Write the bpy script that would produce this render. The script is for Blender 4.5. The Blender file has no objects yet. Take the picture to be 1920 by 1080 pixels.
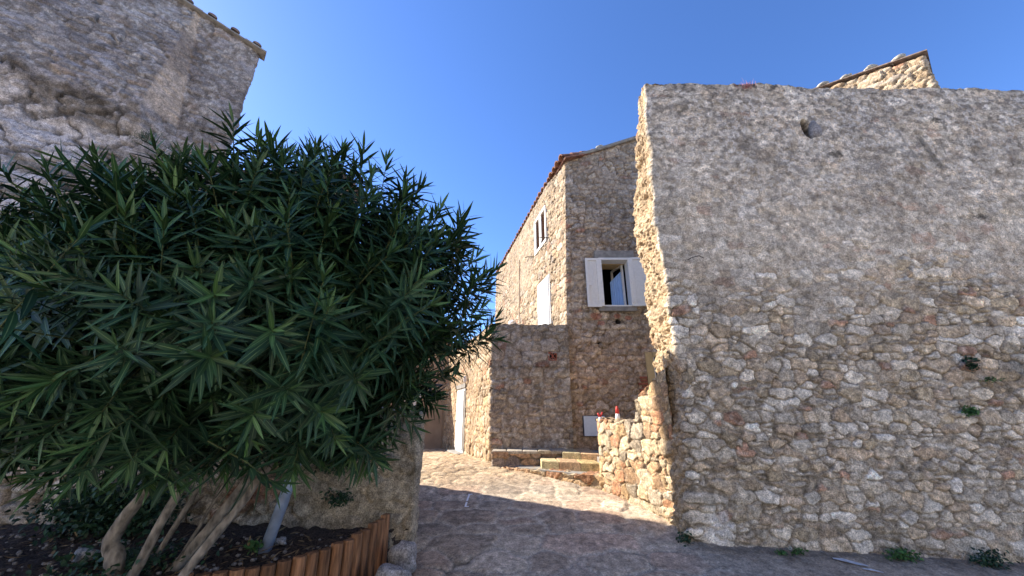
import bpy, math, random
import numpy as np
from mathutils import Matrix, Vector
random.seed(7); RNG = np.random.default_rng(11)
SC = bpy.context.scene; COL = SC.collection
R = math.radians

# ------------------------------------------------------------------ camera, sky, sun, exposure
FPX, PITCH = 700.0, 18.5
cd = bpy.data.cameras.new('camera'); cam = bpy.data.objects.new('camera', cd); COL.objects.link(cam)
cd.sensor_width = 36; cd.lens = 36*FPX/1920; cd.clip_start = .05; cd.clip_end = 3000
cam.location = (0, 0, 0); cam.rotation_euler = (R(90+PITCH), 0, 0); SC.camera = cam
SUN_AZ = np.array([-.92, .39]); SUN_AZ = SUN_AZ/np.linalg.norm(SUN_AZ); SUN_EL = 34.0
w = bpy.data.worlds.new('World'); SC.world = w; w.use_nodes = True
sky = w.node_tree.nodes.new('ShaderNodeTexSky'); sky.sky_type = 'NISHITA'; sky.sun_disc = False
sky.sun_elevation = R(SUN_EL); sky.sun_rotation = math.atan2(SUN_AZ[0], SUN_AZ[1])
sky.altitude = 200; sky.air_density = .8; sky.dust_density = .15; sky.ozone_density = 4.5
bg = w.node_tree.nodes['Background']; bg.inputs[1].default_value = .10
hs_ = w.node_tree.nodes.new('ShaderNodeHueSaturation'); hs_.inputs['Hue'].default_value = .508; hs_.inputs['Saturation'].default_value = 1.12
w.node_tree.links.new(sky.outputs[0], hs_.inputs['Color']); w.node_tree.links.new(hs_.outputs[0], bg.inputs[0])
sl = bpy.data.lights.new('sun', 'SUN'); sl.energy = 3.7; sl.angle = R(.5); sl.color = (1, .91, .79)
so = bpy.data.objects.new('sun', sl); COL.objects.link(so)
ce = math.cos(R(SUN_EL))
so.rotation_euler = Vector((SUN_AZ[0]*ce, SUN_AZ[1]*ce, math.sin(R(SUN_EL)))).to_track_quat('Z', 'Y').to_euler()
SC.view_settings.view_transform = 'Standard'; SC.view_settings.look = 'None'
SC.view_settings.exposure = 1.8; SC.view_settings.gamma = 1
SC.cycles.max_bounces = 6; SC.cycles.diffuse_bounces = 4

# ------------------------------------------------------------------ noise and rubble patterns (numpy)
def _h(ix, iy, seed):
    n = (ix.astype(np.int64)*374761393 + iy.astype(np.int64)*668265263 + seed*1442695041) & 0xffffffff
    n = ((n ^ (n >> 13))*1274126177) & 0xffffffff
    n = ((n ^ (n >> 16))*2246822519) & 0xffffffff
    return ((n ^ (n >> 15)) & 0xffffff)/float(0xffffff)
def vn(x, y, seed=0):
    x = np.asarray(x, float); y = np.asarray(y, float)
    ix = np.floor(x); iy = np.floor(y); fx = x-ix; fy = y-iy
    fx = fx*fx*(3-2*fx); fy = fy*fy*(3-2*fy)
    a = _h(ix, iy, seed); b = _h(ix+1, iy, seed); c = _h(ix, iy+1, seed); d = _h(ix+1, iy+1, seed)
    return (a*(1-fx)+b*fx)*(1-fy)+(c*(1-fx)+d*fx)*fy
def fbm(x, y, seed=0, o=4):
    s = 0; a = .5; t = 0
    for k in range(o):
        s = s+a*vn(x*2**k+k*7.3, y*2**k+k*3.1, seed+k); t += a; a *= .5
    return s/t
def sst(a, b, x):
    t = np.clip((x-a)/(b-a), 0, 1); return t*t*(3-2*t)
def stones(u0, v0, u1, v1, hr, wr, rng, split=.25, rot=.12, rr=(.72, 1.05), jit=.10):
    out = []; v = v0-hr[1]
    while v < v1+hr[1]:
        h = rng.uniform(*hr); u = u0-wr[1]*rng.uniform(.2, 1)
        while u < u1+wr[1]:
            wd = rng.uniform(*wr)*(.6+.5*h/hr[1])*(1.5 if rng.random() < .1 else 1)
            jy = rng.normal()*h*jit
            if rng.random() < split and h > hr[0]*1.15:
                f = rng.uniform(.35, .65)
                out.append((u+wd/2, v+h*f/2+jy, wd/2, h*f/2)); out.append((u+wd/2+rng.normal()*.02, v+h*(1+f)/2+jy, wd/2, h*(1-f)/2))
            elif rng.random() < .12:
                out.append((u+wd/2, v+h/2+jy, wd/2, h*.68))
            else: out.append((u+wd/2, v+h/2+jy, wd/2, h/2))
            u += wd
        v += h
    res = []
    for (cx, cy, a, b) in out:
        k = rng.integers(5, 8); th = (np.arange(k)+rng.uniform(-.3, .3, k))*2*math.pi/k+rng.uniform(0, 6)
        r = rng.normal()*rot
        # support of a superellipse-like block, roughened
        sup = (np.abs(np.cos(th)*a)**1.12+np.abs(np.sin(th)*b)**1.12)**(1/1.12)*rng.uniform(rr[0], rr[1], k)
        res.append((cx, cy, max(a, b)*1.5, np.cos(th+r), np.sin(th+r), sup, min(a, b)))
    return res
def rubble(N, M, step, sts, warp=.02, seed=1, fill=1.2):
    U, V = np.meshgrid(np.arange(N)*step, np.arange(M)*step, indexing='ij')
    Uw = U+(fbm(U*9, V*9, seed)-.5)*warp*2.2+(fbm(U*28, V*28, seed+5)-.5)*warp*1.0
    Vw = V+(fbm(U*9, V*9, seed+20)-.5)*warp*2.2+(fbm(U*28, V*28, seed+25)-.5)*warp*1.0
    d1 = np.full((N, M), 9.); d2 = np.full((N, M), 9.); idx = np.zeros((N, M), int)
    for i, (cx, cy, r, cs, sn, sup, _m) in enumerate(sts):
        m = r*1.15+warp*2
        i0 = max(0, int((cx-m)/step)); i1 = min(N, int((cx+m)/step)+2); j0 = max(0, int((cy-m)/step)); j1 = min(M, int((cy+m)/step)+2)
        if i0 >= i1 or j0 >= j1: continue
        x = Uw[i0:i1, j0:j1]-cx; y = Vw[i0:i1, j0:j1]-cy
        d = np.zeros_like(x)
        for c, s, q in zip(cs, sn, sup): d += np.clip((c*x+s*y)/q, 0, None)**14
        d = d**(1/14.)
        a1 = d1[i0:i1, j0:j1]; a2 = d2[i0:i1, j0:j1]; ai = idx[i0:i1, j0:j1]
        near = d < a1
        a2[...] = np.where(near, a1, np.minimum(a2, d)); ai[...] = np.where(near, i, ai); a1[...] = np.where(near, d, a1)
    gap = np.minimum((fill-d1), (d2-d1)*.55)*np.array([q[6] for q in sts])[idx]
    return U, V, d1, gap, idx

# ------------------------------------------------------------------ materials
def nodemat(name):
    m = bpy.data.materials.new(name); m.use_nodes = True
    return m, m.node_tree.nodes, m.node_tree.links, m.node_tree.nodes['Principled BSDF']
def N_(nodes, t, **kw):
    n = nodes.new(t)
    for k, v in kw.items(): setattr(n, k, v)
    return n
def mul_col(nodes, links, a, fac_from, lo, hi):
    """multiply colour a by a value mapped from noise output"""
    mr = N_(nodes, 'ShaderNodeMapRange'); mr.inputs[1].default_value = .3; mr.inputs[2].default_value = .7
    mr.inputs[3].default_value = lo; mr.inputs[4].default_value = hi; links.new(fac_from, mr.inputs[0])
    mx = N_(nodes, 'ShaderNodeVectorMath', operation='SCALE'); links.new(a, mx.inputs[0]); links.new(mr.outputs[0], mx.inputs[3])
    return mx.outputs[0]
def stone_mat(name, speck=80, slo=.5, shi=1.5, bump=.5, rough=.93, bd=.006):
    m, n, l, p = nodemat(name)
    at = N_(n, 'ShaderNodeAttribute', attribute_name='Col')
    tc = N_(n, 'ShaderNodeTexCoord')
    a = N_(n, 'ShaderNodeTexNoise'); a.inputs['Scale'].default_value = speck; a.inputs['Detail'].default_value = 3; l.new(tc.outputs['Object'], a.inputs[0])
    b = N_(n, 'ShaderNodeTexNoise'); b.inputs['Scale'].default_value = 14; b.inputs['Detail'].default_value = 5; l.new(tc.outputs['Object'], b.inputs[0])
    c1 = mul_col(n, l, at.outputs['Color'], a.outputs[0], slo, shi)
    a3 = N_(n, 'ShaderNodeTexNoise'); a3.inputs['Scale'].default_value = 36; a3.inputs['Detail'].default_value = 4; a3.inputs['Roughness'].default_value = .7; l.new(tc.outputs['Object'], a3.inputs[0])
    c2 = mul_col(n, l, mul_col(n, l, c1, b.outputs[0], .68, 1.32), a3.outputs[0], .70, 1.30)
    l.new(c2, p.inputs['Base Color']); p.inputs['Roughness'].default_value = rough
    p.inputs['Specular IOR Level'].default_value = .25
    c = N_(n, 'ShaderNodeTexNoise'); c.inputs['Scale'].default_value = 45; c.inputs['Detail'].default_value = 6; c.inputs['Roughness'].default_value = .7; l.new(tc.outputs['Object'], c.inputs[0])
    bu = N_(n, 'ShaderNodeBump'); bu.inputs['Strength'].default_value = bump; bu.inputs['Distance'].default_value = bd*3
    l.new(c.outputs[0], bu.inputs['Height']); l.new(bu.outputs[0], p.inputs['Normal'])
    return m
STONE = stone_mat('weathered_rubble'); PAVE = stone_mat('paving_stone', 70, .65, 1.35, .5, .95, .003)
def simple(name, col, rough=.7, metal=0, var=.15, scale=20, bump=.1, stretch=None, spec=.3):
    m, n, l, p = nodemat(name)
    tc = N_(n, 'ShaderNodeTexCoord'); mp = N_(n, 'ShaderNodeMapping'); l.new(tc.outputs['Object'], mp.inputs[0])
    if stretch: mp.inputs['Scale'].default_value = stretch
    a = N_(n, 'ShaderNodeTexNoise'); a.inputs['Scale'].default_value = scale; a.inputs['Detail'].default_value = 6; l.new(mp.outputs[0], a.inputs[0])
    rgb = N_(n, 'ShaderNodeRGB'); rgb.outputs[0].default_value = (*col, 1)
    c = mul_col(n, l, rgb.outputs[0], a.outputs[0], 1-var, 1+var)
    if name == 'larch_log':
        oi = N_(n, 'ShaderNodeObjectInfo'); mr = N_(n, 'ShaderNodeMapRange'); mr.inputs[3].default_value = .65; mr.inputs[4].default_value = 1.3; l.new(oi.outputs['Random'], mr.inputs[0])
        sv = N_(n, 'ShaderNodeVectorMath', operation='SCALE'); l.new(c, sv.inputs[0]); l.new(mr.outputs[0], sv.inputs[3]); c = sv.outputs[0]
    l.new(c, p.inputs['Base Color'])
    p.inputs['Roughness'].default_value = rough; p.inputs['Metallic'].default_value = metal; p.inputs['Specular IOR Level'].default_value = spec
    bu = N_(n, 'ShaderNodeBump'); bu.inputs['Strength'].default_value = bump; bu.inputs['Distance'].default_value = .01
    l.new(a.outputs[0], bu.inputs['Height']); l.new(bu.outputs[0], p.inputs['Normal'])
    return m
MT = dict(
 oldtile=simple('weathered_roof_tile', (.17, .125, .10), .95, var=.5, scale=9, bump=.5),
 tile=simple('terracotta_tile', (.235, .115, .075), .9, var=.5, scale=7, bump=.5),
 paint=simple('cream_paint', (.72, .71, .66), .5, var=.05),
 shutter=simple('white_shutter_paint', (.74, .73, .69), .45, var=.05),
 louver=simple('brown_louver', (.17, .085, .05), .6, var=.2),
 plaster=simple('beige_plaster', (.42, .31, .21), .95, var=.16, scale=3, bump=.3),
 ochre=simple('ochre_frame', (.52, .38, .19), .8, var=.1),
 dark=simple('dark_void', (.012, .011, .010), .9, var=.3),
 darkgrey=simple('dark_grey_panel', (.06, .07, .085), .5, var=.2),
 steel=simple('grey_cabinet_metal', (.60, .64, .68), .4, var=.06),
 zinc=simple('grey_pipe', (.27, .33, .44), .45, metal=.2, var=.35, scale=8, bump=.2),
 iron=simple('rusty_iron', (.08, .06, .05), .7, metal=.4),
 log=simple('larch_log', (.21, .105, .052), .85, var=.6, scale=14, bump=.4, stretch=(3, 3, .35)),
 logend=simple('cut_log_end', (.16, .10, .06), .9, var=.4, scale=30),
 bark=simple('oleander_bark', (.19, .165, .135), .95, var=.65, scale=26, bump=1.0, stretch=(1, 1, .45)),
 twig=simple('green_brown_twig', (.07, .085, .03), .8, var=.3),
 soil=simple('dark_soil', (.055, .042, .035), .98, var=.8, scale=60, bump=1.0),
 curtain_reflection=simple('sky_reflection_curtain', (.30, .48, .80), .8, var=.06, scale=4),
 red=simple('red_plastic', (.55, .05, .04), .5, var=.1), white=simple('white_plastic', (.75, .74, .72), .5, var=.06),
 brick=simple('old_red_brick', (.30, .10, .06), .9, var=.3), terra=simple('terracotta_vent', (.33, .10, .06), .8, var=.2),
 conc=simple('weathered_cement', (.25, .235, .21), .95, var=.3, scale=9, bump=.4),
 limew=simple('white_wash_stain', (.46, .47, .50), .95, var=.25, scale=25),
 pinkgrass=simple('dry_pink_stems', (.40, .17, .15), .9, var=.3),
)
def leafmat(name, col, young, rough=.38, vein=(.16, .24, .10)):
    m, n, l, p = nodemat(name)
    at = N_(n, 'ShaderNodeAttribute', attribute_name='Col'); sp = N_(n, 'ShaderNodeSeparateColor'); l.new(at.outputs['Color'], sp.inputs[0])
    mx = N_(n, 'ShaderNodeMix', data_type='RGBA'); mx.inputs[6].default_value = (*col, 1); mx.inputs[7].default_value = (*young, 1); l.new(sp.outputs[2], mx.inputs[0])
    sb = N_(n, 'ShaderNodeMath', operation='LESS_THAN'); l.new(sp.outputs[0], sb.inputs[0]); sb.inputs[1].default_value = .10
    mv = N_(n, 'ShaderNodeMath', operation='MULTIPLY'); l.new(sb.outputs[0], mv.inputs[0]); mv.inputs[1].default_value = .55
    m2 = N_(n, 'ShaderNodeMix', data_type='RGBA'); l.new(mv.outputs[0], m2.inputs[0]); l.new(mx.outputs[2], m2.inputs[6]); m2.inputs[7].default_value = (*vein, 1)
    mr = N_(n, 'ShaderNodeMapRange'); mr.inputs[3].default_value = .6; mr.inputs[4].default_value = 1.45; l.new(sp.outputs[1], mr.inputs[0])
    sc = N_(n, 'ShaderNodeVectorMath', operation='SCALE'); l.new(m2.outputs[2], sc.inputs[0]); l.new(mr.outputs[0], sc.inputs[3])
    l.new(sc.outputs[0], p.inputs['Base Color']); p.inputs['Roughness'].default_value = rough; p.inputs['Specular IOR Level'].default_value = .28
    return m
LEAF = leafmat('oleander_leaf', (.013, .043, .020), (.045, .10, .026), .5)
WEED = leafmat('wall_weed_leaf', (.035, .10, .03), (.08, .17, .04), .6, (.06, .14, .04))
IVY = leafmat('ivy_leaf', (.012, .035, .018), (.03, .07, .03), .5, (.03, .06, .03))
m, n, l, p = nodemat('window_glass'); p.inputs['Base Color'].default_value = (.02, .03, .04, 1); p.inputs['Roughness'].default_value = .04; p.inputs['Metallic'].default_value = .0; p.inputs['Specular IOR Level'].default_value = .9
MT['glass'] = m

# ------------------------------------------------------------------ object helpers
def tag(o, label, cat, group=None):
    o['label'] = label; o['category'] = cat
    if group: o['group'] = group
    return o
def thing(name, label, cat, loc, group=None):
    o = bpy.data.objects.new(name, None); COL.objects.link(o); o.location = loc; o.empty_display_size = .2
    return tag(o, label, cat, group)
def link(name, me, mat, parent=None, kind=None):
    me.materials.append(mat); o = bpy.data.objects.new(name, me); COL.objects.link(o)
    if parent is not None:
        o.parent = parent; o.matrix_parent_inverse = Matrix.Translation(-parent.location)
        o.matrix_parent_inverse = Matrix.Translation([-c for c in parent.location])
    if kind: o['kind'] = kind
    return o
def mesh_np(name, V, Q, mat, parent=None, col=None, smooth=True, kind=None):
    me = bpy.data.meshes.new(name); V = np.asarray(V, np.float32); Q = np.asarray(Q, np.int32)
    k = Q.shape[1]
    me.vertices.add(len(V)); me.vertices.foreach_set('co', V.ravel())
    me.loops.add(Q.size); me.loops.foreach_set('vertex_index', Q.ravel())
    me.polygons.add(len(Q)); me.polygons.foreach_set('loop_start', np.arange(0, Q.size, k, dtype=np.int32))
    me.polygons.foreach_set('use_smooth', np.full(len(Q), smooth))
    if col is not None:
        a = me.color_attributes.new('Col', 'FLOAT_COLOR', 'POINT')
        c = np.ones((len(V), 4), np.float32); c[:, :3] = col; a.data.foreach_set('color', c.ravel())
    me.update(calc_edges=True)
    return link(name, me, mat, parent, kind)
class MB:
    def __init__(s, M=None): s.v = []; s.f = []; s.M = M or Matrix.Identity(4)
    def add(s, vs, fs):
        o = len(s.v); s.v += [tuple(s.M @ Vector(v)) for v in vs]; s.f += [tuple(i+o for i in f) for f in fs]; return s
    def box(s, x0, x1, y0, y1, z0, z1, T=None, bev=0):
        if bev:
            b = bev; vs = []; 
            for z, e in ((z0, b), (z0+b, 0), (z1-b, 0), (z1, b)):
                for x, y in ((x0+e+b*(e == 0), y0+e), (x1-e-b*(e == 0), y0+e), (x1-e, y0+e+b*(e == 0)), (x1-e, y1-e-b*(e == 0)), (x1-e-b*(e == 0), y1-e), (x0+e+b*(e == 0), y1-e), (x0+e, y1-e-b*(e == 0)), (x0+e, y0+e+b*(e == 0))): vs.append((x, y, z))
            fs = [tuple(range(7, -1, -1)), tuple(range(24, 32))]
            for r in range(3):
                for i in range(8): fs.append((r*8+i, r*8+(i+1) % 8, r*8+8+(i+1) % 8, r*8+8+i))
        else:
            vs = [(x0, y0, z0), (x1, y0, z0), (x1, y1, z0), (x0, y1, z0), (x0, y0, z1), (x1, y0, z1), (x1, y1, z1), (x0, y1, z1)]
            fs = [(3, 2, 1, 0), (4, 5, 6, 7), (0, 1, 5, 4), (1, 2, 6, 5), (2, 3, 7, 6), (3, 0, 4, 7)]
        if T is not None: vs = [tuple(T @ Vector(v)) for v in vs]
        return s.add(vs, fs)
    def tube(s, pts, rad, k=8, cap=True, jit=0):
        pts = [Vector(q) for q in pts]; rs = rad if isinstance(rad, (list, tuple)) else [rad]*len(pts)
        vs = []; fs = []; ref = Vector((.31, .52, .8)); 
        for i, q in enumerate(pts):
            t = (pts[min(i+1, len(pts)-1)]-pts[max(i-1, 0)]).normalized()
            if i == 0: a = t.cross(ref).normalized()
            else: a = (a-t*a.dot(t)).normalized()
            b = t.cross(a)
            for j in range(k):
                an = 2*math.pi*j/k; rr = rs[i]*(1+random.uniform(-jit, jit)); vs.append(tuple(q+a*math.cos(an)*rr+b*math.sin(an)*rr))
        for i in range(len(pts)-1):
            for j in range(k): fs.append((i*k+j, i*k+(j+1) % k, (i+1)*k+(j+1) % k, (i+1)*k+j))
        if cap: fs.append(tuple(range(k-1, -1, -1))); fs.append(tuple((len(pts)-1)*k+j for j in range(k)))
        return s.add(vs, fs)
    def rock(s, c, r, seed=0, k=10):
        vs = []; fs = []; c = Vector(c)
        for i in range(k+1):
            th = math.pi*i/k
            for j in range(k*2):
                ph = math.pi*j/k; d = Vector((math.sin(th)*math.cos(ph), math.sin(th)*math.sin(ph), math.cos(th)))
                q = 1+.30*(float(vn(d.x*1.6+seed*3.3+5, d.y*1.6+d.z*1.9+9, seed))-.5)*2+.08*(float(vn(d.x*6+5, d.y*6+d.z*5, seed+2))-.5)
                sq = (abs(d.x)**4+abs(d.y)**4+abs(d.z)**4)**(-.25*.6)
                vs.append(tuple(c+Vector((d.x*r[0], d.y*r[1], d.z*r[2]))*q*sq))
        for i in range(k):
            for j in range(2*k): fs.append((i*2*k+j, (i+1)*2*k+j, (i+1)*2*k+(j+1) % (2*k), i*2*k+(j+1) % (2*k)))
        return s.add(vs, fs)
    def build(s, name, mat, parent=None, smooth=False, kind=None, col=None):
        me = bpy.data.meshes.new(name); me.from_pydata(s.v, [], s.f); me.update()
        if smooth:
            for q in me.polygons: q.use_smooth = True
        if col is not None:
            a = me.color_attributes.new('Col', 'FLOAT_COLOR', 'POINT'); c = np.ones((len(s.v), 4), np.float32)
            vv = np.array(s.v); f = .8+.4*fbm(vv[:, 0]*6+vv[:, 2]*3, vv[:, 1]*6+vv[:, 2]*5, 5)
            c[:, :3] = np.array(col)[None, :]*f[:, None]; a.data.foreach_set('color', c.ravel())
        return link(name, me, mat, parent, kind)

# ------------------------------------------------------------------ rubble masonry shells
GREY = dict(pal=[(.39, .365, .33), (.33, .31, .28), (.44, .43, .41), (.30, .25, .20), (.36, .31, .25), (.52, .51, .50), (.27, .175, .135), (.30, .26, .20)], w=[5, 4, 4, 3, 3, 1.5, 1.1, 3], mortar=(.225, .205, .18))
WARM = dict(pal=[(.37, .30, .22), (.34, .26, .18), (.41, .35, .28), (.30, .23, .16), (.35, .26, .17), (.30, .26, .22), (.33, .20, .14)], w=[5, 4, 3, 2, 2, 2, .8], mortar=(.30, .245, .185))
HOUSE = dict(pal=[(.29, .24, .19), (.25, .21, .17), (.33, .28, .22), (.26, .22, .17), (.30, .24, .17), (.35, .31, .27), (.26, .14, .095)], w=[5, 4, 3, 3, 3, 2, .6], mortar=(.22, .175, .14))
YELLOW = dict(pal=[(.38, .31, .22), (.36, .26, .16), (.40, .34, .26), (.33, .19, .12), (.30, .265, .22), (.36, .25, .165)], w=[4, 3, 2, 2, 2, 2], mortar=(.28, .225, .165))
def resample(pts, step, rnd=.05):
    pts = np.array(pts, float); P = []
    for i in range(len(pts)-1):
        a, b = pts[i], pts[i+1]; L = np.linalg.norm(b-a); n = max(1, int(L/.01)); t = np.arange(n)/n; P.append(a+(b-a)*t[:, None])
    P.append(pts[-1:]); P = np.concatenate(P)
    k = max(1, int(rnd/.01)); ker = np.ones(2*k+1)/(2*k+1)
    Pp = np.concatenate([np.repeat(P[:1], k, 0)+(np.arange(-k, 0)[:, None]*.01*(P[1]-P[0])/np.linalg.norm(P[1]-P[0])), P, np.repeat(P[-1:], k, 0)+(np.arange(1, k+1)[:, None]*.01*(P[-1]-P[-2])/np.linalg.norm(P[-1]-P[-2]))])
    P = np.stack([np.convolve(Pp[:, 0], ker, 'valid'), np.convolve(Pp[:, 1], ker, 'valid')], 1)
    s = np.concatenate([[0], np.cumsum(np.linalg.norm(np.diff(P, axis=0), axis=1))])
    u = np.arange(0, s[-1], step); Q = np.stack([np.interp(u, s, P[:, 0]), np.interp(u, s, P[:, 1])], 1)
    T = np.gradient(Q, axis=0); T /= np.linalg.norm(T, axis=1)[:, None]
    return u, Q, np.stack([T[:, 1], -T[:, 0]], 1)      # normal: to the right of the direction of travel
def masonry(name, path, z0, z1, step, hr, wr, pal, seed, mat=None, parent=None, relief=.03, top=None, cover=None, lichen=.35,
            dark=.25, hole=None, warpfn=None, post=None, warp=.02, rnd=.05, bulge=.03, gapw=.12, dm_=.22, tlt=.16, skin=False, gw=.013, fill=1.2, tint=(1.30, 1.19, 1.01), inset=.45, rot=.12, kind=None, clampz=None):
    rng = np.random.default_rng(seed)
    u, Q, NN = resample(path, step, rnd); N = len(u); M = int((z1-z0)/step)+1
    sts = stones(0, 0, N*step, M*step, hr, wr, rng, rot=rot)
    U, V, d1, gap, idx = rubble(N, M, step, sts, warp, seed, fill); Z = V+z0
    ns = len(sts); pc = np.array(pal['pal']); w_ = np.array(pal['w'], float); pick = rng.choice(len(pc), ns, p=w_/w_.sum())
    sc = pc[pick]*rng.uniform(.68, 1.24, (ns, 1)); off = rng.normal(size=ns)*.28
    tx = rng.normal(size=ns)*.5; ty = rng.normal(size=ns)*.5
    cxy = np.array([(s[0], s[1]) for s in sts])
    s = sst(0, gw, gap+(fbm(U*40, V*40, seed+3)-.5)*.010)
    dome = sst(0, .05, gap)
    tilt = (tx[idx]*(U-cxy[idx, 0])+ty[idx]*(V-cxy[idx, 1]))
    rough = fbm(U*16, V*16, seed+40, 4)-.5
    cv = np.zeros_like(U) if cover is None else np.clip(cover(U, Z, seed), 0, 1)
    sC = s*(1-cv*.62); s = s*(1-cv*.88)
    disp = relief*s*(.9+dm_*dome+off[idx]*.8)+tilt*s*tlt+rough*relief*(.5+.7*s)+(fbm(U*1.3, V*1.3, seed+9)-.5)*bulge*2+(fbm(U*45, V*45, seed+33, 3)-.5)*relief*.35+cv*relief*.55
    mort = np.array(pal['mortar'])[None, None]*(.45+1.1*fbm(U*15, V*15, seed+60, 5))[..., None]
    stn = sc[idx]*(.50+1.0*fbm(U*30+idx*1.7, V*30, seed+70, 5))[..., None]
    C = mort*(1-sC[..., None])+stn*sC[..., None]
    crev = sst(.010, -.004, gap)*(1-cv)*sst(.32, .55, fbm(U*5, V*5, seed+81)); disp = disp-crev*np.maximum(relief*1.1, .02); C = C*(1-.45*crev[..., None])   # open joints
    lm = sst(.56, .66, fbm(U*13, V*13, seed+80, 5)+.08*(fbm(U*1.7, V*1.7, seed+82)-.5)*2)*lichen
    C = C*(1-lm[..., None])+np.array([.50, .50, .49])*lm[..., None]
    dm = sst(.58, .68, fbm(U*4.5, V*6, seed+90, 5))*dark
    C = C*(1-dm[..., None])+np.array([.10, .09, .085])*dm[..., None]
    C = C*(.85+.3*fbm(U*.9, V*.9, seed+95))[..., None]
    if post: C, disp = post(U, Z, C, disp, idx, s)
    C = C*np.array(tint)
    P = np.zeros((N, M, 3)); P[..., 0] = Q[:, 0:1]+NN[:, 0:1]*disp; P[..., 1] = Q[:, 1:2]+NN[:, 1:2]*disp; P[..., 2] = Z
    if warpfn: P = warpfn(P, U)
    keep = np.ones((N-1, M-1), bool)
    if top is not None:
        tz = top(u)+(fbm(u*7, u*0+.5, seed+17)-.5)*.10+(vn(u*2.2, u*0, seed+18)-.5)*.05
        ab = P[..., 2] > tz[:, None]; keep &= ~(ab[:-1, :-1] & ab[1:, :-1] & ab[:-1, 1:] & ab[1:, 1:])
        P[..., 2] = np.minimum(P[..., 2], tz[:, None])
    if hole is not None:
        hm = hole(U, Z); keep &= ~(hm[:-1, :-1] & hm[1:, 1:] & hm[1:, :-1] & hm[:-1, 1:])
    I = np.arange(N*M).reshape(N, M)
    q = np.stack([I[:-1, :-1], I[1:, :-1], I[1:, 1:], I[:-1, 1:]], -1)[keep]
    V_ = P.reshape(-1, 3); C_ = C.reshape(-1, 3)
    if inset:      # cap: fold the top row inwards
        if top is not None: zt = np.minimum(tz, z1)
        else: zt = np.full(N, z1)
        jt = np.clip(((zt-z0)/step).astype(int), 0, M-1)
        T = P[np.arange(N), jt].copy(); T[:, 2] = zt; rows = [T]
        for k in range(1, 7):
            f = k/6; W = T.copy(); W[:, :2] -= NN*inset*f; W[:, 2] += (fbm(u*6, u*0+k*2.3, seed+k)-.45)*.09*(1 if k < 6 else 0); rows.append(W)
        if skin: W = rows[-1].copy(); W[:, 2] = z0; rows.append(W)
        K = np.stack(rows, 1); o = len(V_); I = np.arange(K.shape[0]*K.shape[1]).reshape(K.shape[:2])+o
        V_ = np.concatenate([V_, K.reshape(-1, 3)]); cc = np.repeat(C[np.arange(N), jt][:, None], K.shape[1], 1)*.9; C_ = np.concatenate([C_, cc.reshape(-1, 3)])
        q = np.concatenate([q, np.stack([I[:-1, :-1], I[1:, :-1], I[1:, 1:], I[:-1, 1:]], -1).reshape(-1, 4)])
    return mesh_np(name, V_, q, mat or STONE, parent, np.clip(C_, .01, .85), kind=kind)

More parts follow.
